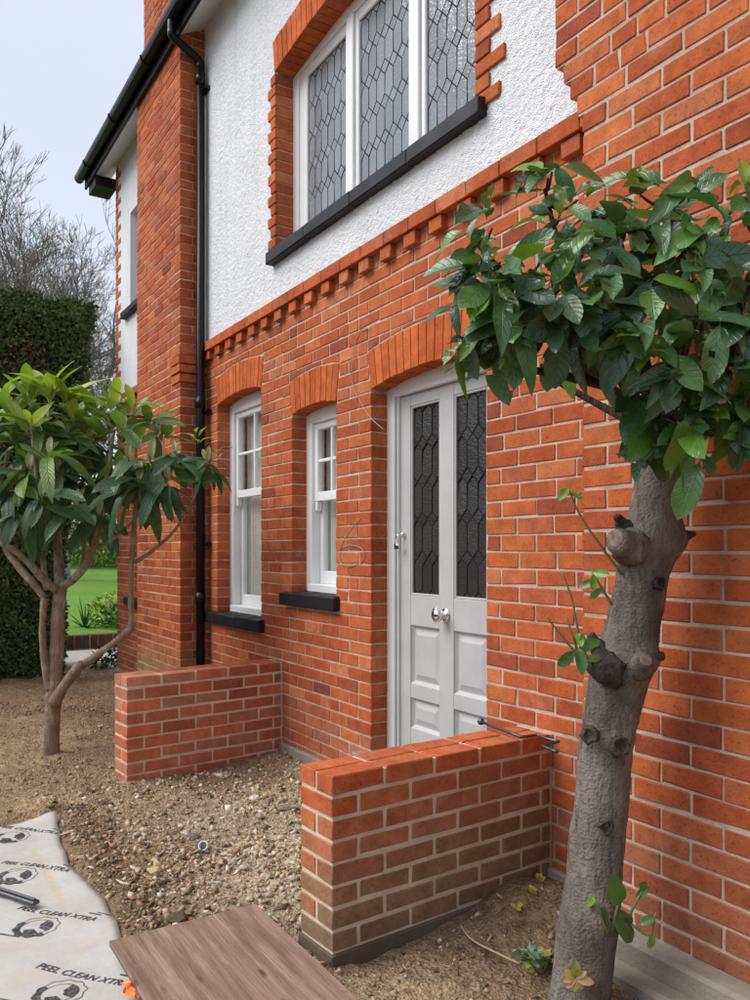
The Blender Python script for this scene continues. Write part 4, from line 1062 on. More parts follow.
def stone(u, v, s, col, label, name='stone', flat=.5, grp=None, cat='stone'):
    p = on_z(u, v, .02); p.z = ground_h(p.x, p.y)
    vv = [(x*s*random.uniform(.8, 1.25), y*s*random.uniform(.6, 1.0), z*s*flat*random.uniform(.8, 1.1)) for x, y, z in ICO]
    o = add(name, mesh(name, vv, [tuple(f) for f in IF], STONEO), None, Matrix.Translation((p.x, p.y, p.z+s*flat*.35)) @ Matrix.Rotation(random.uniform(0, 6), 4, 'Z'), col)
    return tag(o, label, cat, grp)
stone(255, 797, .042, (.56, .53, .47), 'white stone lying before the far low wall near the plinth')
stone(190, 832, .060, (.17, .15, .13), 'flat dark slate fragment on the soil above the white pipe end', 'slate_piece', .22)
stone(155, 868, .036, (.50, .37, .18), 'yellowish stone on the reddish soil left of the pipe end', )
stone(286, 807, .050, (.20, .17, .14), 'flat dark stone just right of the white stone', flat=.3)
stone(178, 917, .045, (.10, .07, .05), 'dark clod of earth at the back edge of the board', 'earth_clod', .6, None, 'clod')
stone(104, 803, .05, (.09, .075, .06), 'dark flat lump on the soil above the sheet corner', 'earth_clod', .3, None, 'clod')
for (u, v) in [(240, 864), (265, 872), (230, 885), (288, 858), (214, 878), (270, 893), (245, 846), (292, 880), (226, 862), (259, 815), (282, 838), (248, 900), (300, 895)]:
    stone(u+random.uniform(-4, 4), v+random.uniform(-3, 3), random.uniform(.018, .03), random.choice([(.46, .41, .34), (.52, .47, .40), (.38, .32, .25)]), 'pale rubble stone among the gravel behind the wooden board', 'stone', .6, 'larger stones in the rubble behind the board')

# ------------------------------------------------------------------ leaves
def leaf_data(width, n=7, droop=.25, fold=.18, wave=.02, tipp=.6, seed=0, bites=()):
    rnd = random.Random(seed); V = []; Fc = []; UV = []
    for i in range(n+1):
        t = i/n; w = width*.5*max(.03, (4*t*(1-t))**.62 if t < .86 else (4*.86*.14)**.62*(1-t)/.14)*(1.0+.16*tipp*(t-.5))
        y = t; z0 = -droop*t*t
        wv = wave*math.sin(t*9+seed*2)
        for k, s in enumerate((-1, -.5, 0, .5, 1)):
            V.append((s*w, y, z0+fold*abs(s)*w+wv*s*s*(1 if s > 0 else -.7))); UV.append((.5+.5*s, t))
    for i in range(n):
        for k in range(4):
            a = i*5+k
            if (i, k) in bites: continue
            Fc.append((a, a+1, a+6, a+5))
    # short stalk
    m = len(V); V += [(-.012, -.13, .01), (.012, -.13, .01), (.012, .03, .002), (-.012, .03, .002)]; UV += [(.5, 0)]*4; Fc.append((m, m+1, m+2, m+3))
    return V, Fc, UV
def leaf_matrix(p, d, up, s, roll=0.0):
    d = d.normalized(); up = up - d*up.dot(d)
    up = up.normalized() if up.length > 1e-4 else d.orthogonal().normalized()
    x = d.cross(up).normalized(); M = Matrix((( x.x, d.x, up.x, p.x), (x.y, d.y, up.y, p.y), (x.z, d.z, up.z, p.z), (0, 0, 0, 1)))
    return M @ Matrix.Rotation(roll, 4, 'Y') @ Matrix.Scale(s, 4)
class Leaves:
    def __init__(s, datas, mat_o, mat_a): s.d = datas; s.mo = mat_o; s.ma = mat_a; s.list = []; s.me = [mesh('leaf', v, f, mat_o, True, None, uv) for v, f, uv in datas]
    def add(s, M, col, front=True): s.list.append((M, col, random.randrange(len(s.d)), front))
    def emit(s, parent, limit=300, mass_name='foliage'):
        sc_ = []
        for i, (M, col, k, fr) in enumerate(s.list):
            p = M @ Vector((0, .5, 0)); u, v, Z = proj(p); inside = -20 < u < 770 and -20 < v < 1020
            sc_.append(((inside and fr)*M.to_scale().x/Z*(1.0 if fr else .3), i))
        top = set(i for _, i in sorted(sc_, reverse=True)[:limit])
        V, Fc, UV, Cc = [], [], [], []
        for i, (M, col, k, fr) in enumerate(s.list):
            if i in top: add('leaf', s.me[k], parent, M, col)
            else:
                n0 = len(V); v, f, uv = s.d[k]; V += [tuple(M @ Vector(p)) for p in v]; Fc += [tuple(a+n0 for a in q) for q in f]; UV += uv; Cc += [col]*len(v)
        if V:
            o = add(mass_name, mesh(mass_name, V, Fc, s.ma, True, Cc, UV), parent); o['kind'] = 'stuff'
VIEW = Vector((C_, -S_, 0))          # towards the camera

# ------------------------------------------------------------------ near tree (laurel) by the pier
lt = empty('laurel_tree', (-1.80, -.50, 0)); tag(lt, 'laurel tree with thick bare trunk and glossy leaves in front of the brick pier', 'tree')
LZ = 2.47
tp = [(572, 1035, LZ+.02, 29), (579, 998, LZ, 27), (587, 933, LZ, 28), (593, 885, LZ, 26), (597, 840, LZ, 25.5), (602, 795, LZ, 25), (606, 747, LZ, 25), (612, 710, LZ-.01, 26), (619, 677, LZ-.02, 27), (627, 650, LZ-.02, 26), (633, 625, LZ-.03, 24.5), (640, 590, LZ-.04, 24), (645, 560, LZ-.05, 24), (651, 530, LZ-.06, 24), (657, 497, LZ-.07, 22), (661, 465, LZ-.08, 21), (664, 440, LZ-.09, 20)]
P = spline([at(u, v, Z) for u, v, Z, r in tp], 7); rad = []
for i in range(len(tp)-1):
    for k in range(7): rad.append(1.05*(tp[i][3]+(tp[i+1][3]-tp[i][3])*k/7)*tp[i][2]/F)
rad.append(tp[-1][3]*tp[-1][2]/F)
m = MB(); m.tube(P, rad, 48, True, .05)
KN = [(628, 545, 2.34, .035, .075), (672, 540, 2.40, .035, .06), (641, 664, 2.34, .032, .065), (606, 664, 2.36, .036, .065), (656, 660, 2.38, .02, .04), (620, 744, 2.38, .014, .035), (590, 734, 2.39, .014, .03), (660, 582, 2.34, .010, .03), (608, 922, 2.37, .022, .05), (598, 915, 2.37, .012, .07)]
KP = [(at(a, b, c), d_, e) for a, b, c, d_, e in KN]
for i in range(len(P)*48):
    c_ = P[i//48]; q_ = Vector(m.v[i]); dr = (q_-c_).normalized(); k_ = sum(am*math.exp(-(q_-kp).length_squared/(sg*sg)) for kp, am, sg in KP)
    m.v[i] = tuple(q_+dr*(k_+.0018*noise.noise(q_*40)+.0012*noise.noise(q_*110)))
trunk = m.build('trunk', BARK_R, lt, True)
def stub(u, v, Z, du, dv, dz, r0, r1, name='cut_stub', mat=BARK_R, face=True, wob=.25):
    a = at(u, v, Z); b = at(u+du, v+dv, Z+dz); pts = [a.lerp(b, t) for t in (0, .25, .5, .75, .92, 1.0)]; rr = [r0*1.25, r0, (r0+r1)/2, r1*1.05, r1*1.02, r1*.8]
    m = MB(); m.tube(pts, rr, 18, True, wob); o = m.build(name, mat, trunk, True)
    if face:
        d = (b-a).normalized(); v_, f_ = lathe([(r1*.78, 0), (r1*.7, .003), (r1*.3, .004)], 16); v_ = [(x*(1+.1*noise.noise(Vector((x*80, y*80, 1)))), y, z) for x, y, z in v_]
        add('cut_face', mesh('cut_face', v_, f_, CUT), o, Matrix.Translation(b-d*.001) @ d.to_track_quat('Z', 'Y').to_matrix().to_4x4())
DARKB = bark('dark_knot_bark', (.045, .035, .03), (.10, .08, .065), (.03, .025, .02), 1.4)
def scar(u, v, Z, r, rough=.5, nm='knot_scar', up=0.0):
    p = at(u, v, Z); d = (VIEW+Vector((-S_, -C_, 0))*up+Vector((0, 0, .1))).normalized()
    v_, f_ = lathe([(r*1.35, -.012), (r*1.2, .001), (r*1.0, .006), (r*.8, .004), (r*.55, -.004), (r*.25, -.003), (.001, -.005)], 20)
    o_ = Vector((u, v, 0))*.37
    v_ = [(x*(1+rough*noise.noise(Vector((x, y, 0))*55+o_)), y*(1+rough*noise.noise(Vector((y, x, 0))*55+o_)), z*(1+noise.noise(Vector((x, y, z))*90+o_))) for x, y, z in v_]
    add(nm, mesh(nm, v_, f_, DARKB, True), trunk, Matrix.Translation(p) @ d.to_track_quat('Z', 'Y').to_matrix().to_4x4())
stub(632, 546, 2.36, -17, -7, -.06, .050, .036)
stub(628, 530, 2.38, -12, -14, -.02, .026, .016, 'broken_stub', DARKB, False, 1.1)
stub(672, 540, 2.42, 16, -5, -.0, .036, .014, 'broken_stub', BARK_R, False, .5); stub(684, 536, 2.42, 12, -3, -.01, .014, .008, 'broken_stub', DARKB, False, 1.0)
stub(638, 664, 2.36, 8, -4, -.05, .042, .024); stub(648, 658, 2.38, 16, -2, .0, .026, .012, 'broken_stub', DARKB, False, .9)
stub(609, 665, 2.37, -13, 4, -.045, .046, .028, 'broken_stub', DARKB, False, 1.1)
stub(600, 650, 2.42, -10, -16, -.0, .018, .008, 'broken_stub', DARKB, False, 1.0)
scar(621, 746, 2.362, .024); scar(590, 735, 2.378, .021, .6, 'knot_scar', .4); scar(661, 583, 2.330, .016, .7); scar(607, 826, 2.383, .016, .9)
stub(606, 920, 2.38, 22, -1, -.02, .018, .009, 'broken_stub', DARKB, False, .8)
# limbs
def limb(pts, r0, r1, parent, mat, name='branch', n=8, wob=.12):
    P = spline([at(*p) for p in pts], 5); m = MB(); m.tube(P, lerp_list([r0, r1], len(P)), n, True, wob); m.build(name, mat, parent, True); return P
LB = [[(660, 470, 2.39), (640, 420, 2.30), (605, 385, 2.22), (565, 350, 2.16), (525, 315, 2.12)], [(662, 460, 2.39), (650, 400, 2.36), (640, 340, 2.34), (625, 270, 2.30), (600, 215, 2.28)],
      [(664, 460, 2.38), (672, 390, 2.32), (680, 320, 2.28), (685, 250, 2.26), (670, 200, 2.26)], [(666, 460, 2.38), (700, 410, 2.24), (725, 350, 2.15), (745, 290, 2.12), (765, 240, 2.10)],
      [(660, 450, 2.38), (635, 425, 2.45), (590, 400, 2.52), (540, 372, 2.55), (495, 350, 2.55)], [(655, 440, 2.36), (615, 370, 2.28), (580, 310, 2.24), (560, 250, 2.22), (545, 190, 2.22)],
      [(672, 440, 2.38), (720, 430, 2.32), (770, 400, 2.28), (800, 340, 2.26)], [(605, 385, 2.22), (560, 375, 2.15), (520, 368, 2.10), (485, 362, 2.08)], [(672, 390, 2.32), (700, 300, 2.4), (715, 240, 2.42)],
      [(565, 350, 2.16), (530, 300, 2.10), (500, 270, 2.08), (478, 245, 2.06)]]
for i, b_ in enumerate(LB): limb(b_, .030 if i < 4 else .016, .006, lt, DARKB if i else BARK_R)
LV = Leaves([leaf_data(.44+.03*k, 9, .16+.08*k, .16+.06*k, .018, .8, k) for k in range(3)]+[leaf_data(.46, 9, .42, .28, .04, .5, 5), leaf_data(.40, 9, -.05, .32, .035, .9, 8), leaf_data(.47, 9, .3, .2, .05, .8, 11, ((5, 0), (6, 0), (3, 3))), leaf_data(.43, 9, .7, .45, .05, .6, 13), leaf_data(.36, 9, .9, .6, .08, .9, 19), leaf_data(.50, 9, .05, .1, .03, .3, 23), leaf_data(.42, 9, .12, .5, .06, .9, 17, ((4, 2), (7, 3), (8, 3)))], LF_R, LF_RA)
def lcol(tone):
    dk = [(.048, .135, .046), (.066, .170, .055), (.095, .210, .062), (.036, .100, .040), (.055, .130, .060)]; lt_ = [(.10, .24, .03), (.15, .30, .035), (.085, .20, .035)]
    c = random.choice(lt_ if random.random() < tone else dk); s = random.uniform(.75, 1.3); return tuple(x*s for x in c)
TIPS = [(482, 228, 2.06, 5, .3), (474, 262, 2.06, 5, .3), (480, 300, 2.05, 5, .3), (492, 345, 2.06, 6, .3), (500, 262, 2.04, 6, .2), (520, 300, 2.02, 7, .1), (505, 325, 2.03, 7, .1), (545, 255, 2.08, 6, .1), (560, 215, 2.16, 5, .2), (548, 178, 2.2, 4, .3), (578, 200, 2.2, 4, .2), (590, 245, 2.12, 7, .1),
        (600, 285, 2.05, 8, .1), (560, 300, 2.02, 8, .1), (545, 335, 2.03, 7, .1), (610, 325, 2.02, 8, .15), (580, 345, 2.05, 7, .1), (515, 360, 2.04, 6, .15), (470, 365, 2.06, 4, .3), (490, 372, 2.06, 5, .2), (620, 235, 2.2, 7, .1), (612, 205, 2.26, 4, .3), (650, 230, 2.2, 7, .1), (640, 195, 2.26, 3, .4), (668, 205, 2.22, 5, .15), (690, 190, 2.22, 3, .2),
        (650, 280, 2.06, 8, .1), (640, 320, 2.0, 7, .25), (655, 350, 2.0, 6, .3), (685, 245, 2.12, 7, .1), (700, 275, 2.05, 8, .1), (722, 235, 2.12, 6, .15), (742, 215, 2.1, 6, .2), (735, 270, 2.02, 7, .1), (705, 315, 2.0, 7, .2), (740, 315, 2.0, 7, .15), (690, 355, 2.02, 6, .1), (725, 355, 2.02, 6, .1), (755, 350, 2.05, 6, .2), (670, 385, 2.06, 6, .15),
        (695, 420, 2.05, 6, .35), (725, 400, 2.1, 5, .2), (660, 425, 2.15, 5, .2), (690, 450, 2.12, 5, .3), (735, 435, 2.06, 5, .5), (755, 410, 2.05, 5, .4), (775, 280, 2.1, 6, .1), (780, 230, 2.12, 6, .1), (790, 340, 2.1, 6, .1), (560, 375, 2.15, 3, .1), (590, 375, 2.2, 3, .1), (640, 395, 2.2, 4, .1), (650, 445, 2.2, 3, .1), (552, 172, 2.21, 3, .5), (745, 185, 2.14, 4, .2)]
for (u, v, Z, n_, tone) in TIPS:
    if u < 605 and v > 290: v -= (v-290)*.42+6
    if u > 605 and v > 380: v -= 10; n_ += 3
    if u < 500: u += 10
    n_ = round(n_*1.25)
    tip = at(u, v, Z)
    ctr = at(635, 370, 2.32); out = (tip-ctr); out.z *= .6; out = out.normalized()
    for i in range(n_):
        an = random.uniform(0, 2*math.pi); side = Vector((math.cos(an), math.sin(an), 0))
        d = (out*.55+side*.75+VIEW*.2+Vector((0, 0, random.uniform(-1.25, .25)))).normalized()
        up = (Vector((0, 0, 1))*.75+VIEW*.8+out*.25+Vector((random.gauss(0, .3), random.gauss(0, .3), 0)))
        LV.add(leaf_matrix(tip+d*.02+Vector((random.gauss(0, .022), random.gauss(0, .022), random.gauss(0, .022))), d, up, random.choice((random.uniform(.05, .095), random.uniform(.085, .14), random.uniform(.11, .165))), random.gauss(0, .35)), lcol(tone))
    # young upright shoot leaf
    if random.random() < tone+.1:
        for i in range(2):
            d = Vector((random.gauss(0, .3), random.gauss(0, .3), 1)); LV.add(leaf_matrix(tip, d, VIEW, random.uniform(.05, .08)), (.22, .34, .04))
    # twig to the nearest limb
    best = None
    for b_ in LB:
        for q_ in spline([at(*p) for p in b_], 4):
            dd = (q_-tip).length
            if best is None or dd < best[0]: best = (dd, q_)
    if best[0] < .5:
        m = MB(); mid = best[1].lerp(tip, .5)+Vector((0, 0, -.02)); m.tube(spline([best[1], mid, tip], 4), lerp_list([.006, .003], 9), 6); m.build('twig', DARKB, lt, True)
# inner and rear foliage
for i in range(150):
    a = random.uniform(0, 2*math.pi); e = random.random()**.6; u = 640+135*e*math.cos(a); v = 295+95*e*math.sin(a)-(25 if math.cos(a) < -.3 else 0); Z = random.uniform(2.12, 2.5)
    if u < 560 or v > 375: continue
    p = at(u, v, Z); d = Vector((random.gauss(0, 1), random.gauss(0, 1), random.uniform(-1.2, .3))).normalized()
    LV.add(leaf_matrix(p, d, Vector((0, 0, 1))+VIEW*random.uniform(0, 1), random.uniform(.10, .15), random.gauss(0, .3)), lcol(.05), i < 60)
LV.emit(lt, 296)
# sprouts from the trunk
def sprout(pts, parent, leaves, r=.0045):
    P = spline([at(*p) for p in pts], 5); m = MB(); m.tube(P, lerp_list([r, r*.5], len(P)), 6); n = NT('x') if False else None
    s_ = m.build('sprout', SPROUT, parent, True)
    for (t, L_, tone) in leaves:
        p = P[min(len(P)-1, int(t*(len(P)-1)))]; d = Vector((random.gauss(0, .6), random.gauss(0, .6), random.uniform(-.9, .8)))+VIEW*.2
        k = random.randrange(5); add('leaf', LV.me[k], s_, leaf_matrix(p, d, VIEW+Vector((0, 0, .5)), L_, random.gauss(0, .3)), (.17, .33, .04) if random.random() < tone else (.06, .17, .035))
n = NT('green_shoot_bark'); SPROUT = n.set((.16, .17, .06), .6)
sprout([(606, 680, 2.36), (590, 664, 2.34), (577, 648, 2.33), (566, 615, 2.33)], lt, [(.5, .05, .5), (.62, .085, .1), (.7, .08, .1), (.8, .05, .8)])
sprout([(592, 668, 2.34), (580, 640, 2.33), (572, 600, 2.32), (562, 572, 2.32)], lt, [(.3, .05, .6), (.45, .05, .6)])
sprout([(588, 668, 2.33), (565, 640, 2.31), (546, 616, 2.30)], lt, [(.35, .07, .2)])
sprout([(622, 575, 2.38), (600, 545, 2.38), (580, 515, 2.38), (568, 488, 2.38)], lt, [(1, .05, .8), (.95, .04, .8)])
sprout([(612, 605, 2.38), (600, 585, 2.37), (592, 572, 2.36)], lt, [(.4, .055, .3), (.7, .06, .2), (1, .06, .5), (.9, .05, .5)])
sprout([(608, 935, 2.36), (600, 910, 2.33), (594, 895, 2.33)], lt, [(.2, .07, .4), (.5, .10, .1), (.8, .06, .8)])
sprout([(612, 930, 2.36), (618, 905, 2.34), (622, 890, 2.34)], lt, [(.2, .10, .2), (.5, .11, .1), (.8, .08, .6), (1, .07, .3), (.4, .08, .1)])
sprout([(628, 918, 2.35), (640, 895, 2.35), (648, 885, 2.35)], lt, [(.9, .06, .3), (1, .05, .3), (.5, .04, .5)])
sprout([(632, 925, 2.35), (650, 935, 2.34), (656, 912, 2.34)], lt, [(.6, .05, .5), (.9, .05, .3)])
sprout([(738, 470, 2.05), (742, 430, 2.03), (748, 380, 2.02)], lt, [(.2, .05, 1), (.45, .05, 1), (.6, .05, 1), (.8, .05, 1), (1, .04, 1)])

# ------------------------------------------------------------------ far tree (loquat) on the left
lq = empty('loquat_tree', (-5.90, -1.33, 0)); tag(lq, 'small multi-stemmed tree with long ribbed leaves behind the far low wall', 'tree')
QZ = 5.55
def lq_limb(pts, name='branch', n=14, wob=.16):
    P = spline([at(u, v, Z) for u, v, Z, r in pts], 6); rr = []
    for i in range(len(pts)-1):
        for k in range(6): rr.append(.86*(pts[i][3]+(pts[i+1][3]-pts[i][3])*k/6)*pts[i][2]/F)
    rr.append(pts[-1][3]*pts[-1][2]/F); m = MB(); m.tube(P, rr, n, True, wob); return m.build(name, BARK_L, lq, True), P
lq_limb([(51, 766, QZ, 10.5), (51, 752, QZ, 9.2), (52, 725, QZ, 8.8), (53, 700, QZ, 9.0), (55, 672, QZ, 8.2), (57, 648, QZ, 8.0), (58, 620, QZ, 7.8), (59, 600, QZ, 7.6), (61, 585, QZ, 7)], 'trunk', 22)
lq_limb([(50, 690, QZ-.02, 5), (47, 674, QZ-.03, 4.8), (43, 644, QZ-.05, 3.9), (43, 615, QZ-.05, 3.9), (45, 598, QZ-.05, 4.4)], 'stem')
lq_limb([(53, 704, QZ-.03, 7), (64, 686, QZ-.06, 6), (77, 669, QZ-.1, 6.2), (84, 664, QZ-.12, 4.4), (97, 655, QZ-.14, 4.2), (119, 639, QZ-.15, 4.0), (132, 627, QZ-.15, 4.2)], 'limb')
lq_limb([(131, 630, QZ-.15, 3.6), (131, 610, QZ-.15, 3.2), (131, 580, QZ-.17, 3.0), (133, 540, QZ-.2, 2.8), (136, 505, QZ-.22, 2.6), (140, 470, QZ-.25, 2.2)], 'branch')
lq_limb([(58, 592, QZ, 6), (66, 584, QZ-.02, 5.2), (75, 578, QZ-.04, 4.8), (86, 564, QZ-.06, 4.4), (94, 545, QZ-.06, 3.8), (101, 512, QZ-.05, 3.2), (108, 470, QZ, 2.6), (114, 430, QZ+.05, 1.8)])
lq_limb([(60, 592, QZ, 6.5), (59, 565, QZ+.05, 5.5), (57, 535, QZ+.08, 4.6), (54, 490, QZ+.1, 3.4), (50, 440, QZ+.1, 2.4), (46, 405, QZ+.1, 1.6)])
lq_limb([(56, 590, QZ-.05, 5), (42, 578, QZ-.1, 4.4), (28, 562, QZ-.15, 4.0), (12, 549, QZ-.2, 3.6), (-8, 540, QZ-.2, 3.2), (-30, 525, QZ-.2, 2.6)])
lq_limb([(45, 598, QZ-.05, 4.4), (32, 582, QZ-.06, 4.2), (18, 566, QZ, 4.0), (5, 545, QZ+.05, 3.4), (0, 500, QZ+.1, 2.6), (8, 450, QZ+.1, 2.0)])
lq_limb([(46, 590, QZ-.04, 3.6), (43, 560, QZ-.05, 3.2), (40, 520, QZ-.1, 2.8), (36, 470, QZ-.15, 2.2), (30, 420, QZ-.15, 1.6)])
lq_limb([(72, 582, QZ+.1, 3.4), (82, 570, QZ+.15, 3.0), (84, 540, QZ+.2, 2.6), (82, 490, QZ+.25, 2.2), (88, 440, QZ+.25, 1.6)])
lq_limb([(136, 562, QZ-.18, 2.2), (156, 548, QZ-.2, 2.0), (178, 526, QZ-.25, 1.7), (196, 492, QZ-.3, 1.4), (205, 462, QZ-.3, 1.1)])
lq_limb([(98, 548, QZ-.05, 2.6), (116, 536, QZ-.1, 2.2), (140, 512, QZ-.2, 1.8), (160, 480, QZ-.22, 1.4), (164, 435, QZ-.1, 1.0)])
o = lq_limb([(76, 672, QZ-.11, 5.6), (79, 667, QZ-.14, 5.6), (81, 665, QZ-.16, 4.8)], 'cut_stub')
QL = Leaves([leaf_data(.33, 9, .22+.1*k, .22, .012, .5, k) for k in range(3)]+[leaf_data(.36, 9, .6, .3, .03, .5, 6), leaf_data(.30, 9, .85, .35, .02, .5, 9)], LF_L, LF_LA)
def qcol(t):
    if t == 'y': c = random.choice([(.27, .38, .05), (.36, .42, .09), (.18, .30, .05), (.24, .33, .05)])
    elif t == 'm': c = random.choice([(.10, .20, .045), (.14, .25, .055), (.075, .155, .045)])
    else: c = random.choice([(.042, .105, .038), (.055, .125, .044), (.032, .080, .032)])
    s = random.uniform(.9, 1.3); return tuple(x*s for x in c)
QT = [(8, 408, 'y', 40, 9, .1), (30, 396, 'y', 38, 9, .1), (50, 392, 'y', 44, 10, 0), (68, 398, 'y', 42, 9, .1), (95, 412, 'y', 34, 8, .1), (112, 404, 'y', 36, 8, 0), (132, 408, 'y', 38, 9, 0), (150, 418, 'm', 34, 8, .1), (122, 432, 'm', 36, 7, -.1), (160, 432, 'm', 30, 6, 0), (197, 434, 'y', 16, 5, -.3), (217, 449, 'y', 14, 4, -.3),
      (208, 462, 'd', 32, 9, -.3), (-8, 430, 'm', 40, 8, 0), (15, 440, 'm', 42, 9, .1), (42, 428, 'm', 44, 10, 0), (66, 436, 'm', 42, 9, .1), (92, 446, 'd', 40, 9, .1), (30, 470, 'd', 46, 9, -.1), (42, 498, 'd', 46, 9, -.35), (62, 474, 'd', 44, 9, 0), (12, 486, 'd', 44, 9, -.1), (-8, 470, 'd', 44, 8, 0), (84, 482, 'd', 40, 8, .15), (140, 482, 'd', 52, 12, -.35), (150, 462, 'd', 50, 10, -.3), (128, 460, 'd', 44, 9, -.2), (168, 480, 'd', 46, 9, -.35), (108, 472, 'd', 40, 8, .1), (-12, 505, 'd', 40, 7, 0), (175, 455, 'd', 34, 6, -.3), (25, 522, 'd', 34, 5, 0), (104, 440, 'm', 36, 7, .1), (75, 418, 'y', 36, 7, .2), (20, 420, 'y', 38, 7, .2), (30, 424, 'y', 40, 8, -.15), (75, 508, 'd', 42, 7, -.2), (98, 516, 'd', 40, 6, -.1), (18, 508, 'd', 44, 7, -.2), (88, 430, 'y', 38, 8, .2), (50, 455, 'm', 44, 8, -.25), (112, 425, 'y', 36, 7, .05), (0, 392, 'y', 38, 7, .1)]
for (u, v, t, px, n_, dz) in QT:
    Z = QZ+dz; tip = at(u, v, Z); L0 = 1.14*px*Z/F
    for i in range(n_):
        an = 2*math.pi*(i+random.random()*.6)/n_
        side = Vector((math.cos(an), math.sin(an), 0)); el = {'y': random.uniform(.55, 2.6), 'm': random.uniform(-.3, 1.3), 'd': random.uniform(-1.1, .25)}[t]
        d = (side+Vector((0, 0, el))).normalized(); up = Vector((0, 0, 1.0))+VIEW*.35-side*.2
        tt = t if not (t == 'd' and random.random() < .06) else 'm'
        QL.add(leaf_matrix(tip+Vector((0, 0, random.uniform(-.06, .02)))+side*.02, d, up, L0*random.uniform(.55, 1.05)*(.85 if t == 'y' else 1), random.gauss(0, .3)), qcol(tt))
    if t != 'y':
        for i in range(2): QL.add(leaf_matrix(tip, Vector((random.gauss(0, .25), random.gauss(0, .25), 1)), VIEW, L0*.42), (.30, .36, .16))
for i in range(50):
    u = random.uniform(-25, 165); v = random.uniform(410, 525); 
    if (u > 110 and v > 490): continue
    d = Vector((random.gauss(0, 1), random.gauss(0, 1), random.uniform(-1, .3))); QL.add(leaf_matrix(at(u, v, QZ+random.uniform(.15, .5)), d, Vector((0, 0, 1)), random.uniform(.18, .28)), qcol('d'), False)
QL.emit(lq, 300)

# ------------------------------------------------------------------ hedge
HX0, HX1 = -9.45, -10.7
def hedge_end(z): return -.56+.34*max(0, min(1, (z-1.0)/3.0))+.02*math.sin(z*3)
HT = 4.22
hd = empty('clipped_hedge', (HX0, -2, 0)); tag(hd, 'tall dark green clipped conifer hedge behind the left tree', 'hedge')
m = MB(); N = 12
V = []; Fc = []
for i in range(N+1):
    z = -.1+(HT-.08)*i/N; e = hedge_end(z)-.06
    V += [(HX0-.07, -5.5, z), (HX0-.07, e, z), (HX1+.07, e, z), (HX1+.07, -5.5, z)]
for i in range(N):
    for k in range(4): a = 4*i+k; b_ = 4*i+(k+1) % 4; Fc.append((a, b_, b_+4, a+4))
Fc.append((4*N, 4*N+1, 4*N+2, 4*N+3)); m.raw(V, Fc)
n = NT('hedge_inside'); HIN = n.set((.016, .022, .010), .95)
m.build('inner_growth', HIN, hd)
def sprays(n_, pos, nrm, smin, smax, cols, droop=.0):
    n_ = len(pos); T = np.random.normal(size=(n_, 3)); T += nrm*.9; T[:, 2] += droop; T /= np.linalg.norm(T, axis=1)[:, None]
    Bn = np.cross(T, nrm+.4*np.random.normal(size=(n_, 3))); Bn /= np.linalg.norm(Bn, axis=1)[:, None]+1e-9
    s = np.random.uniform(smin, smax, (n_, 1)); w = s*.22
    V = np.stack([pos-Bn*w*.3, pos+T*s*.55-Bn*w, pos+T*s, pos+T*s*.5+Bn*w], 1)
    return V.reshape(-1, 3), np.arange(n_*4).reshape(n_, 4), np.repeat(cols, 4, 0)
pos, nr = [], []
for i in range(52000):
    r = random.random()
    if r < .62: z = random.uniform(-.05, HT); p = (HX0-.05*random.random(), random.uniform(-2.6 if r < .52 else -5.4, hedge_end(z)), z); q_ = (1, 0, .15)
    elif r < .84: z = random.uniform(0, HT); p = (random.uniform(HX1, HX0), hedge_end(z)-.05*random.random(), z); q_ = (0, 1, .15)
    else: p = (random.uniform(HX1, HX0), random.uniform(-4.0, hedge_end(HT)), HT-.04*random.random()); q_ = (.1, 0, 1)
    b_ = .03*noise.noise(Vector(p)*4); pos.append((p[0]+b_*q_[0], p[1]+b_*q_[1], p[2]+b_*q_[2])); nr.append(q_)
pos = np.array(pos); nr = np.array(nr, float)
hc = np.array([(.085, .140, .046), (.110, .175, .055), (.055, .100, .036), (.15, .205, .068)])[np.random.randint(0, 4, len(pos))]*np.random.uniform(.75, 1.2, (len(pos), 1))
for i, p in enumerate(pos):
    if noise.noise(Vector(p)*1.1+Vector((5, 2, 1))) > .42 and p[2] > 3.0 and random.random() < .35: hc[i] = (.12, .055, .03)          # browned patches
v, f, c = sprays(0, pos, nr, .035, .085, hc); o = add('foliage', mesh('foliage', v, f, HEDGEM, False, c), hd); o['kind'] = 'stuff'

bh = empty('added_reflection_hedge', (-10, -9.6, 0)); tag(bh, 'unseen hedge added opposite the house for the door and window glass to reflect', 'hedge')  # out-of-view hedge added behind the camera to darken reflections in the glass
m = MB(); m.box(-32, 9, -10.6, -9.5, -.2, 2.7, .05); m.build('inner_growth', HIN, bh)
pp = np.stack([np.random.uniform(-32, 9, 14000), np.full(14000, -9.46)+np.random.uniform(-.1, .02, 14000), np.random.uniform(-.1, 2.75, 14000)], 1)
hc2 = np.array([(.030, .062, .018), (.045, .085, .024)])[np.random.randint(0, 2, 14000)]*np.random.uniform(.7, 1.3, (14000, 1))
v, f, c = sprays(0, pp, np.tile(np.array([[0, 1., .2]]), (14000, 1)), .10, .22, hc2); o = add('foliage', mesh('foliage', v, f, HEDGEM, False, c), bh); o['kind'] = 'stuff'

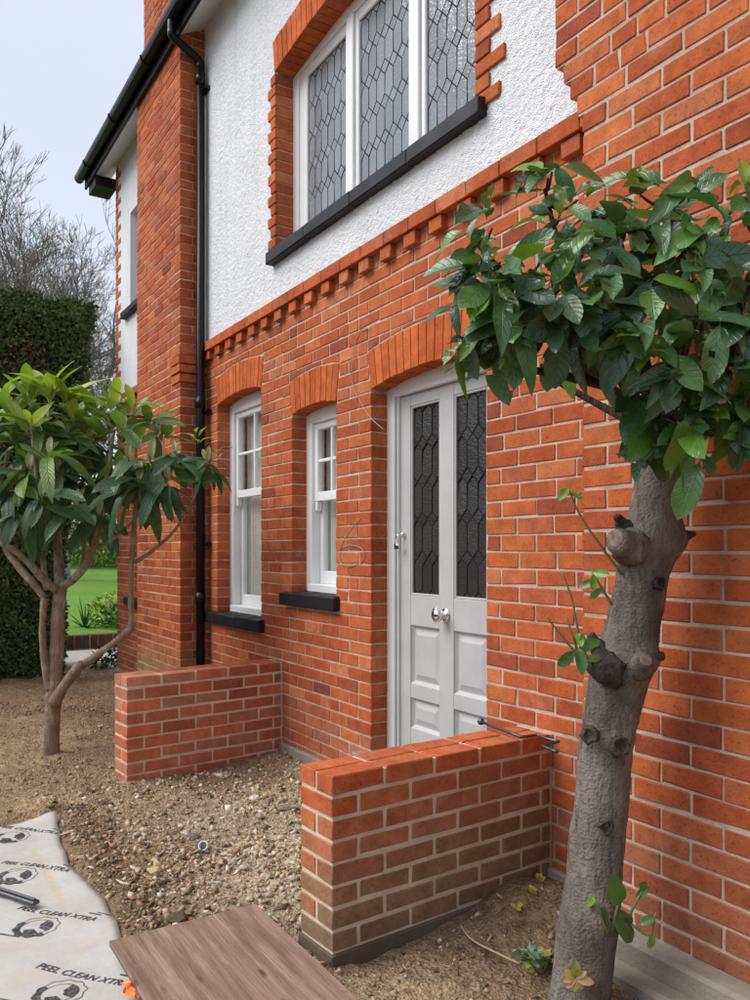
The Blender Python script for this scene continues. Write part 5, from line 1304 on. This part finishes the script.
# ------------------------------------------------------------------ bare trees behind
def bare_tree(u, vbase, Z, height, seed, label, lean=(0, 0), r0=.16, spread=.42, forks=7):
    rnd = random.Random(seed); base = at(u, vbase, Z); base.z = 0.1
    root = empty('bare_tree', base); tag(root, label, 'tree', 'leafless trees behind the hedge')
    tm, bm_ = MB(), MB()
    cnt = [0]
    def grow(p, d, L_, r, lvl):
        cnt[0] += 1
        nseg = 4 if lvl < 3 else 3; pts = [p]; q = p
        for i in range(nseg):
            d = (d+Vector((rnd.gauss(0, .09), rnd.gauss(0, .10), .035+rnd.gauss(0, .05)))).normalized(); q = q+d*L_/nseg; pts.append(q)
        rr = lerp_list([max(r, .0075 if lvl > 5 else .0085), max(.0045 if lvl > 5 else .007, r*.62)], nseg+1)
        (tm if lvl == 0 else bm_).tube(pts, rr, 9 if lvl == 0 else (5 if lvl < 3 else 3), lvl == 0)
        if lvl >= forks or r < .0045: return
        nb = 2 if lvl < 1 else rnd.choice([2, 3, 3])
        for k in range(nb):
            ax = Vector((rnd.gauss(0, 1), rnd.gauss(0, 1), rnd.gauss(0, .3))); ax = (ax-d*ax.dot(d)).normalized()
            a = rnd.uniform(.5, 1.25)*spread; nd = (d*math.cos(a)+ax*math.sin(a)).normalized()
            grow(q, nd, L_*rnd.uniform(.66, .84), r*.62*rnd.uniform(.85, 1.05), lvl+1)
        if lvl >= 1:
            for k in range(3 if lvl < 5 else 2):
                j = rnd.randrange(1, nseg+1); ax = Vector((rnd.gauss(0, 1), rnd.gauss(0, 1), .2)); ax = (ax-d*ax.dot(d)).normalized(); nd = (d*.75+ax*.7).normalized()
                if lvl < forks-1: grow(pts[j], nd, L_*.5*rnd.uniform(.7, 1.1), r*.34, min(forks, lvl+2))
    grow(base, Vector((lean[0], lean[1], 1)).normalized(), height*.30, r0, 0)
    tm.build('trunk', BARK_B, root, True); bm_.build('branches', BARK_B, root)
bare_tree(6, 400, 24, 11.0, 3, 'leafless tree at the left edge above the hedge', (0, 0), .19, .46, 8)
bare_tree(64, 400, 23, 9.8, 11, 'leafless tree with forked trunk rising over the middle of the hedge', (0, 0), .19, .52, 8)
bare_tree(104, 400, 37, 13.0, 21, 'leafless tree close to the far house corner', (-.02, .02), .20, .54, 8)
bare_tree(88, 400, 33, 12.4, 52, 'leafless tree with fine twigs right of the forked one', (0, 0), .17, .52, 8)
bare_tree(34, 400, 30, 12.6, 35, 'thin leafless tree between the two taller leafless trees', (0, 0), .16, .50, 8)

# ------------------------------------------------------------------ garden beyond the corner
eg = empty('brick_edging', (-11.9, .4, 0)); tag(eg, 'low soldier-course brick edging along the lawn border', 'edging')
m = MB(); m.box(-12.12, -11.86, -4.0, 5.0, -.1, .17, .003); core = m.build('mortar_core', MORTAR_NEW, eg)
yy = -1.4
while yy < 3.2:
    add('brick', brick_mesh(.215, .098, .19, BR_O), core, Matrix.Translation((-11.955, yy, .088)) @ Matrix.Rotation(random.gauss(0, .02), 4, 'Z'), tuple(x*random.uniform(.3, .5) for x in (.34, .16, .10))); yy += .108
def bush(p, r, h, n_, cols, label, name='shrub', leaf=.06, cat='shrub'):
    root = empty(name, p); tag(root, label, cat)
    pos = np.random.normal(size=(n_, 3)); pos /= np.linalg.norm(pos, axis=1)[:, None]; nrm = pos.copy()
    rad_ = np.random.uniform(.55, 1.0, (n_, 1))**.5; lum = np.array([1+.35*noise.noise(Vector(q)*2.5+Vector(p)) for q in pos])[:, None]
    pos = pos*rad_*lum*np.array([r, r, h*.5]); pos[:, 2] += h*.5; ok = pos[:, 2] > .0; pos, nrm = pos[ok]+np.array(p), nrm[ok]
    cc = np.array(cols)[np.random.randint(0, len(cols), len(pos))]*np.random.uniform(.7, 1.25, (len(pos), 1))
    v, f, c = sprays(0, pos, nrm, leaf*.7, leaf*1.4, cc, .2); o = add('foliage', mesh('foliage', v, f, HEDGEM, False, c), root); o['kind'] = 'stuff'
    m = MB()
    for k in range(5):
        a = k*1.3; m.tube([Vector(p), Vector(p)+Vector((math.cos(a)*r*.4, math.sin(a)*r*.4, h*.6))], [.03*r, .008], 5)
    m.build('stem', BARK_L, root)
def gp(u, v, Z): q = at(u, v, Z); return (q.x, q.y, lawn_h(q.x, q.y)-.05)
G1 = [(.10, .22, .04), (.14, .28, .05), (.07, .16, .03)]; Y1 = [(.42, .40, .03), (.50, .46, .05), (.30, .34, .04)]; D1 = [(.035, .085, .03), (.05, .11, .035), (.025, .06, .02)]
bush(gp(92, 560, 30), 1.6, 1.9, 2600, G1, 'rounded green shrub at the back of the lawn', leaf=.13)
bush(gp(112, 560, 31), 1.3, 2.6, 2600, Y1, 'bright yellow shrub at the back of the lawn', leaf=.13)
bush(gp(75, 560, 33), 2.6, 4.5, 3200, D1, 'dark tall shrub at the far left end of the lawn', leaf=.16)
bush(gp(122, 560, 34), 3.0, 4.0, 3000, G1, 'large green shrub behind the yellow one', leaf=.16)
bush(gp(136, 560, 36), 4.0, 5.5, 3000, D1, 'tall dark shrub at the lawn end behind the house', leaf=.18)
p = on_z(106, 668, 0); bush((p.x, p.y, -.03), .16, .26, 260, D1, 'small dark leafy plant growing at the foot of the chimney wall', 'low_plant', .06, 'plant')
p = at(100, 640, 12.5); bush((p.x+.1, p.y+.35, .12), .35, .45, 500, G1, 'pale green border plant beside the spiky clump', 'border_plant', .09, 'plant')
def spiky(p, n_, L_, label):
    root = empty('spiky_plant', p); tag(root, label, 'plant')
    for i in range(n_):
        a = random.uniform(0, 2*math.pi); e = random.uniform(.5, 1.35); d = Vector((math.cos(a)*math.cos(e), math.sin(a)*math.cos(e), math.sin(e))); sd_ = d.cross(Vector((0, 0, 1))).normalized(); l_ = L_*random.uniform(.7, 1.1)
        V = []; q = Vector(p)
        for k in range(5):
            t = k/4; w = .018*(1-t)**.6+.001; c = q+d*l_*t+Vector((0, 0, -.22*l_*t*t*math.cos(e)*1.6)); V += [c-sd_*w, c+sd_*w]
        add('blade', mesh('blade', V, [(2*k, 2*k+1, 2*k+3, 2*k+2) for k in range(4)], STONEO), root, None, random.choice([(.05, .13, .03), (.07, .17, .04), (.04, .10, .03)]))
p = at(110, 630, 12.9); bush((p.x, p.y, .14), .30, .55, 420, [(.30, .42, .06), (.22, .36, .05), (.36, .44, .10)], 'bright yellow-green border plant nearest the house corner', 'border_plant', .08, 'plant')
q = at(85, 620, 12.6); spiky((q.x, q.y, .15), 26, .62, 'spiky clump of strap leaves behind the brick edging')

# ------------------------------------------------------------------ small seedling and dry stem in the near bed
q = on_z(540, 972, .02)
sl = empty('seedling', (q.x, q.y, ground_h(q.x, q.y))); tag(sl, 'small bushy seedling with blue-green and yellowed leaves at the trunk foot', 'plant')
for i in range(7):
    a = random.uniform(0, 6.28); tip = Vector((q.x+.05*math.cos(a), q.y+.05*math.sin(a), random.uniform(.05, .12))); m = MB(); m.tube([Vector((q.x, q.y, 0)), tip], [.003, .002], 5); m.build('stem', SPROUT, sl)
    for k in range(7):
        d = Vector((random.gauss(0, 1), random.gauss(0, 1), random.uniform(-.1, .9))); c = random.choice([(.05, .12, .07), (.06, .15, .08), (.04, .10, .05), (.36, .34, .06)])
        add('leaf', LV.me[random.randrange(3)], sl, leaf_matrix(tip.lerp(Vector((q.x, q.y, .02)), random.random()*.5), d, Vector((0, 0, 1))+VIEW*.4, random.uniform(.028, .048)), c)
q2 = at(575, 978, 2.36)
sp = empty('yellow_sprig', (q2.x, q2.y, ground_h(q2.x, q2.y))); tag(sp, 'sprig of yellow and pink young leaves against the trunk base', 'plant')
m = MB(); m.tube(spline([Vector((q2.x, q2.y, 0)), q2, q2+Vector((.01, 0, .03))], 4), .0028, 5); m.build('stem', SPROUT, sp)
for k in range(8):
    a = k*.8; d = -Vector((S_, C_, 0))*math.cos(a)+Vector((0, 0, math.sin(a)))+VIEW*.4; add('leaf', LV.me[k % 3], sp, leaf_matrix(q2, d, VIEW+Vector((0, 0, .5)), random.uniform(.035, .055)), random.choice([(.55, .42, .10), (.55, .32, .18), (.40, .38, .08)]))
P = [on_z(456, 917, .02), on_z(470, 938, .03), on_z(495, 952, .04), on_z(520, 964, .03)]
m = MB(); m.tube(spline(P, 5), .0035, 6); tag(m.build('dry_stem', DRY, None, True), 'pale dry stem curving over the soil before the seedling', 'stem')
for j, (u, v) in enumerate(((535, 918), (517, 925), (540, 905))):
    p = on_z(u, v, .03); root = empty('weed', (p.x, p.y, p.z)); tag(root, ('yellow-green weed in the corner between wall and trunk', 'small yellowing weed nearest the seedling by the low wall', 'yellow-green weed sprig highest up the soil in the wall corner')[j], 'weed')
    for k in range(6): add('leaf', LV.me[k % 3], root, leaf_matrix(Vector((p.x, p.y, ground_h(p.x, p.y)+.01)), Vector((random.gauss(0, 1), random.gauss(0, 1), .8)), VIEW+Vector((0, 0, 1)), random.uniform(.02, .035)), random.choice([(.40, .36, .05), (.30, .32, .05)]))
